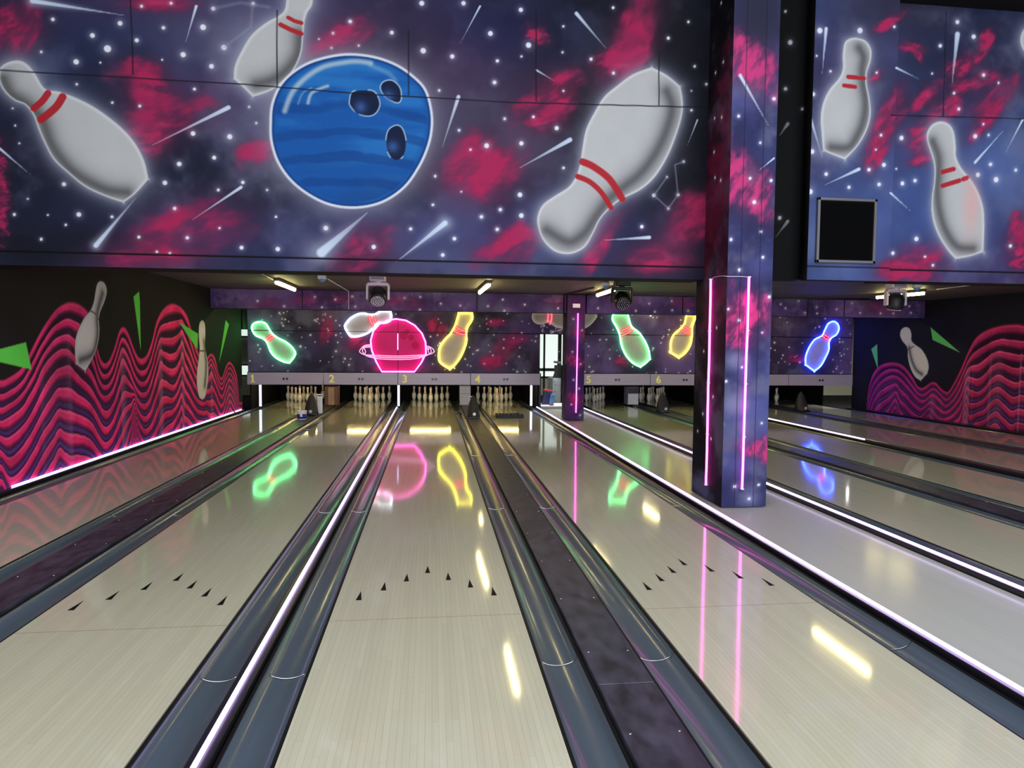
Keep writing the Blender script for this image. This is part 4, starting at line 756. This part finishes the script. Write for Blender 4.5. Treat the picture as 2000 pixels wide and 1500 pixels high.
for x, lab in [(-3.0, 'added unseen strip lamp behind the beam, over lane one'), (-.9, 'added unseen strip lamp behind the beam, over lanes two and three'), (5.6, 'added unseen strip lamp behind the beam, over lane five'), (8.6, 'added unseen strip lamp behind the beam, over lanes seven and eight')]:
    ceil_lamp((x-.7, 14.6, ZT), (x+.7, 14.6, ZT), lab)  # lamps added out of view to brighten the masks and back mural
def moving_head(px, py, dark, scale, lab, tilt):
    p = atZ(px, py, 2.562); root = empty('moving_light', (p[0], p[1], 2.562)); tag(root, lab, 'stage light'); m = M['blackpl'] if dark else M['silver']; s = scale
    MB().box(-.12*s, .12*s, -.10*s, .10*s, -.085*s, 0, 0, .012*s).build('base', m, root)
    if not dark: MB().box(-.10*s, .10*s, -.105*s, -.10*s, -.065*s, -.02*s, 0, 0).build('base_plate', M['mask'], root)
    y = MB().box(-.16*s, .16*s, -.05*s, .05*s, -.15*s, -.10*s, 0, .012*s); y.box(-.175*s, -.14*s, -.05*s, .05*s, -.36*s, -.12*s, 0, .012*s); y.box(.14*s, .175*s, -.05*s, .05*s, -.36*s, -.12*s, 0, .012*s)
    y.lathe([(.05*s, -.11*s), (.05*s, -.08*s)], (0, 0, 0), 16); y.build('yoke', m, root)
    ax = Vector((0, -math.sin(tilt), -math.cos(tilt))); c0 = Vector((0, 0, -.30*s))
    hd = MB().lathe([(.04*s, -.14*s), (.09*s, -.12*s), (.125*s, -.06*s), (.13*s, .03*s), (.13*s, .10*s), (.115*s, .115*s)], tuple(c0), 24, axis=ax).build('head', M['hood'] if not dark else M['blackpl'], root)
    lens = MB().lathe([(.112*s, .112*s), (.09*s, .125*s), (.0*s+.004, .132*s)], tuple(c0), 20, axis=ax).build('lens', M['glass'] if not dark else M['blackpl'], root)
    q = Vector((0, 0, 1)).rotation_difference(ax); k = MB()
    for ring, n in ((0, 1), (.034, 6), (.066, 12), (.095, 18)):
        for j in range(n):
            a = 2*math.pi*j/n; v = q @ Vector((ring*s*math.cos(a), ring*s*math.sin(a), .128*s-ring*.12*s)); k.lathe([(.011*s, 0), (.012*s, .008*s), (.004*s, .014*s)], tuple(c0+v), 8, axis=ax)
    k.build('lens_facets', M['silver'] if not dark else M['glass'], lens)['kind'] = 'stuff'
moving_head(738, 539, False, 1.02, 'silver moving stage light above the pink neon ball', .75)
moving_head(1215, 549, True, 1.0, 'black moving stage light above the number 5', .9)
moving_head(1750, 553, False, 1.0, 'silver moving stage light near the right wall', -.2)
for px, py, lab in [(629, 538, 'small white dome sensor left of the silver moving light'), (1183, 552, 'small square sensor left of the black moving light'), (1791, 555, 'small white and blue sensor right of the far right moving light')]:
    p = atZ(px, py, 2.562); root = empty('ceiling_sensor', (p[0], p[1], 2.562)); tag(root, lab, 'sensor', 'ceiling sensors')
    MB().box(-.06, .06, -.05, .05, -.06, 0, 0, .008).build('housing', M['white'], root); MB().lathe([(.05, -.058), (.045, -.08), (.03, -.098), (.004, -.106)], (0, 0, 0), 20).build('dome', M['lblue'], root)
def conduit(pts, lab, r=.009, m='silver'):
    o = MB().tube(pts, r, 6).build('conduit', M[m]); tag(o, lab, 'conduit', 'conduits on the low ceiling and beam')
zc0 = 2.55
conduit([tuple(atZ(504, 531, zc0)), tuple(atZ(540, 550, zc0))], 'thin conduit running up to the lamp over lane one')
p = atZ(640, 545, zc0); q = (atY(681, 580, BY)[0], BY-.012, zc0); conduit([tuple(p), q, (q[0], BY-.012, 2.19)], 'conduit from the dome sensor down the beam left of the moving light')
q = atY(591, 590, BY)[0]; conduit([tuple(atZ(577, 567, zc0)), (q, BY-.012, zc0), (q, BY-.012, 2.19)], 'dark conduit from the lane one lamp down the beam', .008, 'blackpl')
q = atY(931.5, 590, BY)[0]; conduit([tuple(atZ(936, 573, zc0)), (q, BY-.012, zc0), (q, BY-.012, 2.19)], 'dark conduit below the middle lamp down the beam', .008, 'blackpl')
q = atY(1104, 590, BY)[0]-.03; conduit([tuple(atZ(1160, 562, zc0)), (q, BY-.012, zc0), (q, BY-.012, 2.17)], 'dark conduit on the left side of the far pillar', .014, 'blackpl')
q = 3.16; conduit([(q, BY-.4, zc0), (q, BY-.012, zc0), (q, BY-.012, 2.17)], 'dark conduit on the right side of the far pillar', .014, 'blackpl')
q = atY(1333, 590, BY)[0]; conduit([(q, BY-.3, zc0), (q, BY-.012, zc0), (q, BY-.012, 2.19)], 'dark conduit on the beam left of the near pillar', .008, 'blackpl')
q = atY(1578, 590, BY)[0]; conduit([tuple(atZ(1700, 584, zc0)), (q, BY-.014, zc0), (q, BY-.014, 2.17), (q-.06, BY-.014, 2.15)], 'dark conduit bent down the beam right of the near pillar', .014, 'blackpl')
q = atY(1649, 590, BY)[0]; conduit([(q, BY-.1, zc0), (q, BY-.012, zc0), (q, BY-.012, 2.19)], 'thin dark conduit above the blue neon pin', .008, 'blackpl')
conduit([tuple(atZ(1830, 565, zc0)), tuple(atZ(1905, 556, zc0))], 'thin light conduit right of the far right lamp')
# ------------------------------------------------------------------ ball hoods on the covers
def hood(x, y, lab, facing=0):
    root = empty('ball_hood', (x, y, .0175), facing); tag(root, lab, 'ball hood', 'dark ball hoods on the return covers')
    b = MB(); n = 16; rings = []
    for k in range(9):
        t = k/8; wx = .132*(1-t**1.7)**.7+.006; wy = .17*(1-t)**.8+.012; z = .46*t
        rings.append([(wx*math.copysign(abs(math.cos(a))**.7, math.cos(a)), .05*t+wy*math.copysign(abs(math.sin(a))**.7, math.sin(a)), z) for a in [2*math.pi*j/n for j in range(n)]])
    vs = [p for r in rings for p in r]; fs = [(k*n+j, k*n+(j+1) % n, (k+1)*n+(j+1) % n, (k+1)*n+j) for k in range(8) for j in range(n)]+[tuple(range(n-1, -1, -1)), tuple(8*n+j for j in range(n))]
    b.add(vs, fs, 0, True); b.build('shell', M['hood'], root)
    MB().box(-.128, .128, -.19, .17, 0, .03, 0, .008).build('foot', M['blackpl'], root)
    MB().lathe([(.036, 0), (.036, .006), (.028, .009)], (0.01, -.178, .085), 20, axis=(0, -1, .2)).build('badge', M['badge'], root)
hy = 14.25
hood((CEN[0]+CEN[1])/2-.02, 14.6, 'dark pointed ball hood behind the blue cup, between lanes one and two'); hood((CEN[2]+CEN[3])/2, 13.95, 'dark pointed ball hood between lanes three and four')
hood((CEN[4]+CEN[5])/2+.0, 15.0, 'dark pointed ball hood between lanes five and six', .0); hood((CEN[6]+CEN[7])/2-.02, 15.1, 'dark pointed ball hood between lanes seven and eight', .0)
p = atZ(594, 818, .014)
for (x, lab) in [((CEN[0]+CEN[1])/2+.1, 'white notice card behind the ball hood of lanes one and two'), ((CEN[2]+CEN[3])/2-.02, 'white notice card behind the ball hood of lanes three and four')]:
    yb = 14.95 if x < 0 else 14.3; root = empty('notice_card', (x, yb, .014)); tag(root, lab, 'notice', 'white notice cards behind the hoods')
    MB().box(-.055, .055, 0, .006, 0, .42, 0, .002).build('card', M['white'], root); MB().box(-.042, .042, -.003, 0, .37, .395).build('dark_bar', M['blackpl'], root)
    MB().box(-.035, .02, -.003, 0, .26, .268).build('dark_line', M['mask'], root); MB().box(-.035, .03, -.003, 0, .31, .318).build('dark_line', M['mask'], root)
# cup in front of hood
p = atZ(586, 822, .014); root = empty('drink_tub', ((CEN[0]+CEN[1])/2-.055, 13.75, .014)); tag(root, 'blue and white printed tub standing in front of the lane one hood', 'tub')
MB().lathe([(.085, 0), (.088, .004), (.096, .17), (.098, .178), (.093, .178), (.084, .01)], n=28).build('body', M['white'], root)
MB().lathe([(.0885, .02), (.0945, .11), (.0955, .112), (.0895, .018)], n=28).build('blue_band', M['bluelabel'], root)
MB().box(-.02, .025, -.1, -.093, .06, .125, 0, .002).build('white_patch', M['white'], root)
MB().tube([(-.02, 0, .012), (-.03, .01, .27)], .004, 6).build('straw', M['clear'], root)
# tray on lane four
a = atZ(970, 817, 0); b_ = atZ(1023, 817, 0); cx = (a[0]+b_[0])/2; h = (b_[0]-a[0])/2
root = empty('tray', (cx, a[1]+.16, 0.001)); tag(root, 'flat black open tray lying across lane four', 'tray')
t = MB().box(-h+.02, h-.02, -.14, .14, 0, .012, 0, .003)
for x0, x1, y0, y1 in [(-h, h, -.16, -.145), (-h, h, .145, .16), (-h, -h+.015, -.16, .16), (h-.015, h, -.16, .16)]: t.box(x0, x1, y0, y1, 0, .075, 0, .004)
t.build('rim', M['rubber'], root); g = MB()
for k in range(9): g.box(-h+.04+k*(2*h-.09)/9, -h+.065+k*(2*h-.09)/9, -.12, .12, .012, .05, 0, .003)
g.build('ribs', M['rubber'], root); rr = MB()
rs = np.random.RandomState(4)
for k in range(7): x = -h+.06+k*(2*h-.12)/6; y = rs.uniform(-.1, .08); rr.tube([(x, y, .055), (x+rs.uniform(-.03, .03), y+.05, .062)], .012, 6)
rr.build('small_parts', M['screw'], root)
# black clip in the gutter beside hood 3-4
p = atZ(900, 812, -.06); o = MB().tube([(-.06, 0, 0), (-.03, .05, .03), (.02, .03, .03), (.05, -.03, .015), (.01, -.05, .0)], .011, 8).build('broken_clip', M['blackpl'], None, (.527+.113, p[1], -.024)); tag(o, 'small bent black piece lying in the gutter beside lane three', 'clip')
# ------------------------------------------------------------------ machine room seen through the gap
def window(i, x0, x1, z0, z1, Y, bars):
    root = struct(empty('window_%d' % i, ((x0+x1)/2, Y, (z0+z1)/2))); cx = (x0+x1)/2; cz = (z0+z1)/2
    MB().box(x0-cx, x1-cx, .02, .03, z0-cz, z1-cz).build('pane', M['pane'], root)
    f = MB()
    for bx0, bx1, bz0, bz1 in bars+[(x0-.04, x1+.04, z1, z1+.05), (x0-.04, x1+.04, z0-.05, z0), (x0-.05, x0, z0, z1), (x1, x1+.05, z0, z1)]: f.box(bx0-cx, bx1-cx, -.04, .02, bz0-cz, bz1-cz)
    f.build('window_frame', M['frame'], root)
YW = 22.35
xa = atY(1054, 700, YW)[0]; xb = atY(1112, 700, YW)[0]; zt = atY(1075, 653, YW)[2]; zb = atY(1075, 735, YW)[2]; zm = atY(1075, 722, YW)[2]
x1 = atY(1089.5, 700, YW)[0]; x2 = atY(1096, 700, YW)[0]; x3 = atY(1061, 700, YW)[0]; x4 = atY(1064.5, 700, YW)[0]
window(1, xa, xb, zb, zt, YW, [(x1, x2, zb, zt), (x3, x4, zb-.6, zt), (xa, xb, zm-.05, zm+.05)])
for wi, (ya, yb) in ((2, (732, 714)), (3, (656, 643))):
    p0 = atY(476, ya, YW); window(wi, p0[0]-.8, p0[0]+.4, p0[2], atY(476, yb, YW)[2], YW, [])
mx0 = atY(1079, 770, 18.6)[0]; root = empty('pinsetter_machine', (mx0+.35, 18.8, -.14)); tag(root, 'grey pinsetting machine with black frame seen through the gap by the far pillar', 'machine')
zt = atY(1090, 738, 18.6)[2]+.14
MB().box(-.35, -.10, -.2, .6, 0, zt, 0, .02).build('cabinet', M['metal'], root)
f = MB(); zz = atY(1095, 706, 18.6)[2]+.14
f.box(-.20, -.10, -.18, .5, zz-.06, zz, 0, .005); f.build('top_bar', M['screw'], root)
g = MB()
for x in (-.22, -.18, -.14): g.box(x, x+.035, -.2, -.16, zt, zz-.06)
g.prism([(-.35, -.19, zt), (-.2, -.19, zt), (-.16, -.19, zz-.05), (-.2, -.19, zz-.05)], (0, .03, 0)); g.box(-.18, -.10, -.12, .5, zt, zz-.12); g.build('frame', M['blackpl'], root)
h_ = MB()
for k in range(4): h_.lathe([(.012, 0), (.012, .004)], (-.3+.02*(k % 2), -.206, zt-.1-k*.09), 8, axis=(0, -1, 0))
h_.build('holes', M['blackpl'], root)
MB().tube([(-.16, -.1, zz), (-.16, -.1, zz+.26), (-.14, -.1, zz+.3)], .03, 8).build('handle', M['blackpl'], root)
root = empty('box', (atY(1066, 780, 17.3)[0], 17.3, -.14)); tag(root, 'dark blue box with red top leaning in the gap left of the machine', 'box')
p = MB().box(-.11, .11, 0, .15, 0, .47, 0, .005).build('body', M['navy'], root); MB().box(-.11, .11, 0, .15, .47, .52, 0, .004).build('lid', M['red'], root); root.rotation_euler = (0, .12, 0)
root = empty('box', (atY(1076, 780, 17.0)[0], 17.0, -.14)); tag(root, 'small light blue and white box beside the dark blue box', 'box')
MB().box(-.05, .05, 0, .1, .16, .42, 0, .004).build('body', M['lblue'], root); MB().box(-.05, .05, 0, .1, 0, .16, 0, .004).build('base', M['red'], root); root.rotation_euler = (0, .15, 0)
o = MB().box(2.66, 3.6, 16.9, 17.8, -.14, -.01, 0, .01).build('floor_platform', M['white']); tag(o, 'low white platform on the floor in front of the machine', 'platform')
o = MB().box(2.62, 2.66, 16.16, 16.9, -.1, .85, 0, .004).build('door_post', M['frame']); tag(o, 'black post at the end of the number 4 panel', 'post')
# ------------------------------------------------------------------ vent on the duct box
a = atY(1591, 513, YM-.06); b_ = atY(1711, 390, YM-.06); root = empty('vent_grille', ((a[0]+b_[0])/2, YM-.06, (a[2]+b_[2])/2)); tag(root, 'square black vent grille in a grey frame below the painted pin', 'vent'); hx = (b_[0]-a[0])/2; hz = (b_[2]-a[2])/2
f = MB()
for x0, x1, z0, z1 in [(-hx, hx, hz-.03, hz), (-hx, hx, -hz, -hz+.03), (-hx, -hx+.03, -hz, hz), (hx-.03, hx, -hz, hz)]: f.box(x0, x1, -.03, .0, z0, z1, 0, .004)
f.build('frame', M['ventframe'], root); MB().box(-hx+.03, hx-.03, -.006, 0, -hz+.03, hz-.03).build('back_plate', M['vent'], root); s = MB()
n = 26
for k in range(n): z = -hz+.035+k*(2*hz-.07)/n; s.prism([(-hx+.03, -.022, z), (-hx+.03, -.008, z+.012), (-hx+.03, -.006, z+.010), (-hx+.03, -.020, z-.002)], (2*hx-.06, 0, 0))
s.build('slats', M['vent'], root)
